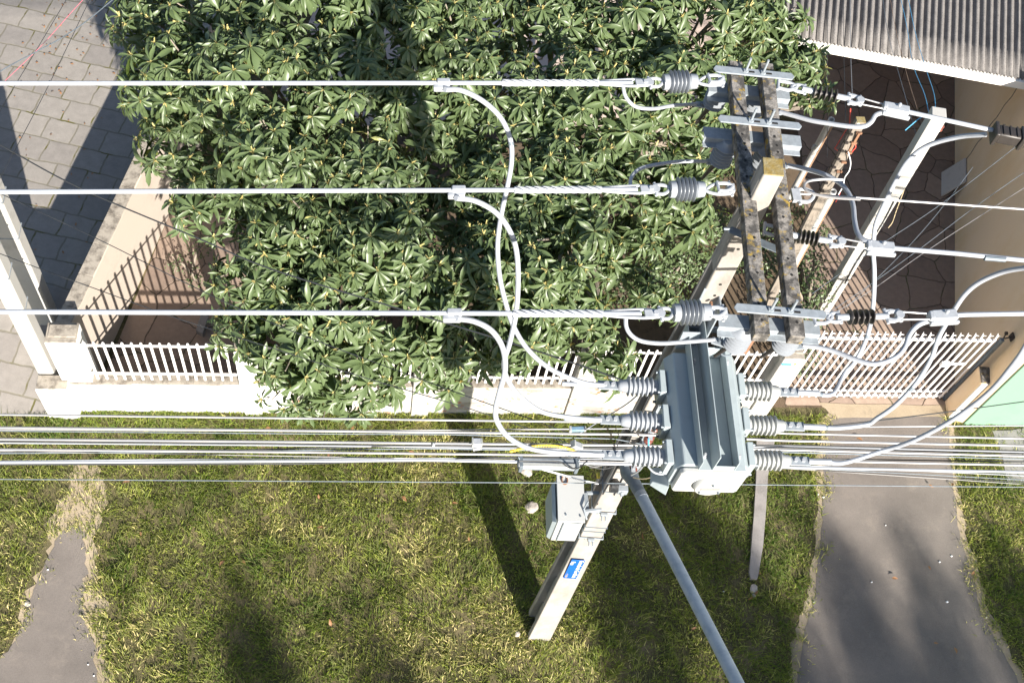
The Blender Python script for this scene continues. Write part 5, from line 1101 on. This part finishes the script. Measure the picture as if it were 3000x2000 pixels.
ok &= ~inside(P_, [(-.17, -.06), (.16, -.08), (.18, .36), (-.15, .38)]) & ~((P_[:, 1] > 3.42) & (P_[:, 0] < -7.0)) & ~((P_[:, 0] > 5.1) & (P_[:, 0] < 6.95) & (P_[:, 1] > 3.3))
bare = bare[ok]; P_ = P_[ok]; fb = fb[ok]; fine = fine[ok]; dirt = dirt[ok]; n = len(P_)
tuft = vnoise(P_, 2.2, 8) > .80
lean = rg.normal(0, 1, (n, 2)); lean += np.column_stack([vnoise(P_, 4, 5)-.5, vnoise(P_, 4, 6)-.5])*2.2
hgt = rg.uniform(.018, .06, n)*np.where(tuft, 1.6, 1)*(.8+.5*fine); hgt[P_[:, 1] > 3.25] *= 1.5
ld = lean*(hgt*.8)[:, None]
wd = rg.uniform(.0035, .0075, n); az = rg.random(n)*6.28; sx = np.column_stack([np.cos(az), np.sin(az)])*wd[:, None]
z0 = np.zeros(n); b0 = np.column_stack([P_-sx, z0]); b1 = np.column_stack([P_+sx, z0]); md = P_+ld*.35; m0 = np.column_stack([md-sx*.8, hgt*.75]); m1 = np.column_stack([md+sx*.8, hgt*.75]); tp_ = np.column_stack([P_+ld+sx*.1, hgt*.95]); tq = np.column_stack([P_+ld-sx*.1, hgt*.95])
Vt = np.stack([b0, b1, m1, m0, tp_, tq], 1).reshape(-1, 3); i6 = np.arange(n)*6
Ft = np.stack([np.stack([i6, i6+1, i6+2, i6+3], 1), np.stack([i6+3, i6+2, i6+4, i6+5], 1)], 1).reshape(-1, 4)
ti = np.clip(.13+1.25*(fb-.30)-.16*np.clip((P_[:, 0]+1.2)/1.5, 0, 1)+rg.normal(0, .20, n)-np.where(tuft, .25, 0)+.34*np.clip(bare, 0, 1)+np.where(dirt, .5, 0), 0, 1)
go = mesh_np('lawn_grass', Vt, Ft, np.repeat(ti, 2), M['grass']); tag(go, 'patchy green and straw coloured grass covering the verge', 'grass', kind='stuff')
# weeds in the yard joints and fallen leaves
q = np.concatenate([np.column_stack([rg.uniform(-9.2, -6.9, 60), rg.uniform(6, 12, 60)]), np.column_stack([rg.normal(-7.9, .5, 70), rg.normal(10.6, .8, 70)])]); q3 = np.column_stack([q, np.full(len(q), .47)])
v, f = place(leaf_template(1, .6, .3, .1, 4), basis(rg.normal(size=q3.shape)*[1, 1, .1], np.tile([0, 0, 1.], (len(q3), 1))+rg.normal(0, .2, q3.shape)), q3, rg.uniform(.03, .06, len(q3)))
fo = mesh_np('fallen_leaves', v, f, np.repeat(rg.random(len(q3)), 6), M['deadleaf']); tag(fo, 'scattered orange fallen leaves on the stone driveway', 'leaves', kind='stuff')
q = np.column_stack([rg.uniform(-6, 8, 40), rg.uniform(-.5, 3.2, 40), np.full(40, .06)]); v, f = place(leaf_template(1, .5, .5, .1, 4), basis(rg.normal(size=q.shape)*[1, 1, .1], np.tile([0, 0, 1.], (40, 1))+rg.normal(0, .3, q.shape)), q, rg.uniform(.06, .12, 40))
fo = mesh_np('verge_leaves', v, f, np.repeat(rg.random(40), 6), M['deadleaf']); tag(fo, 'dry brown leaves scattered over the grass verge', 'leaves', kind='stuff')
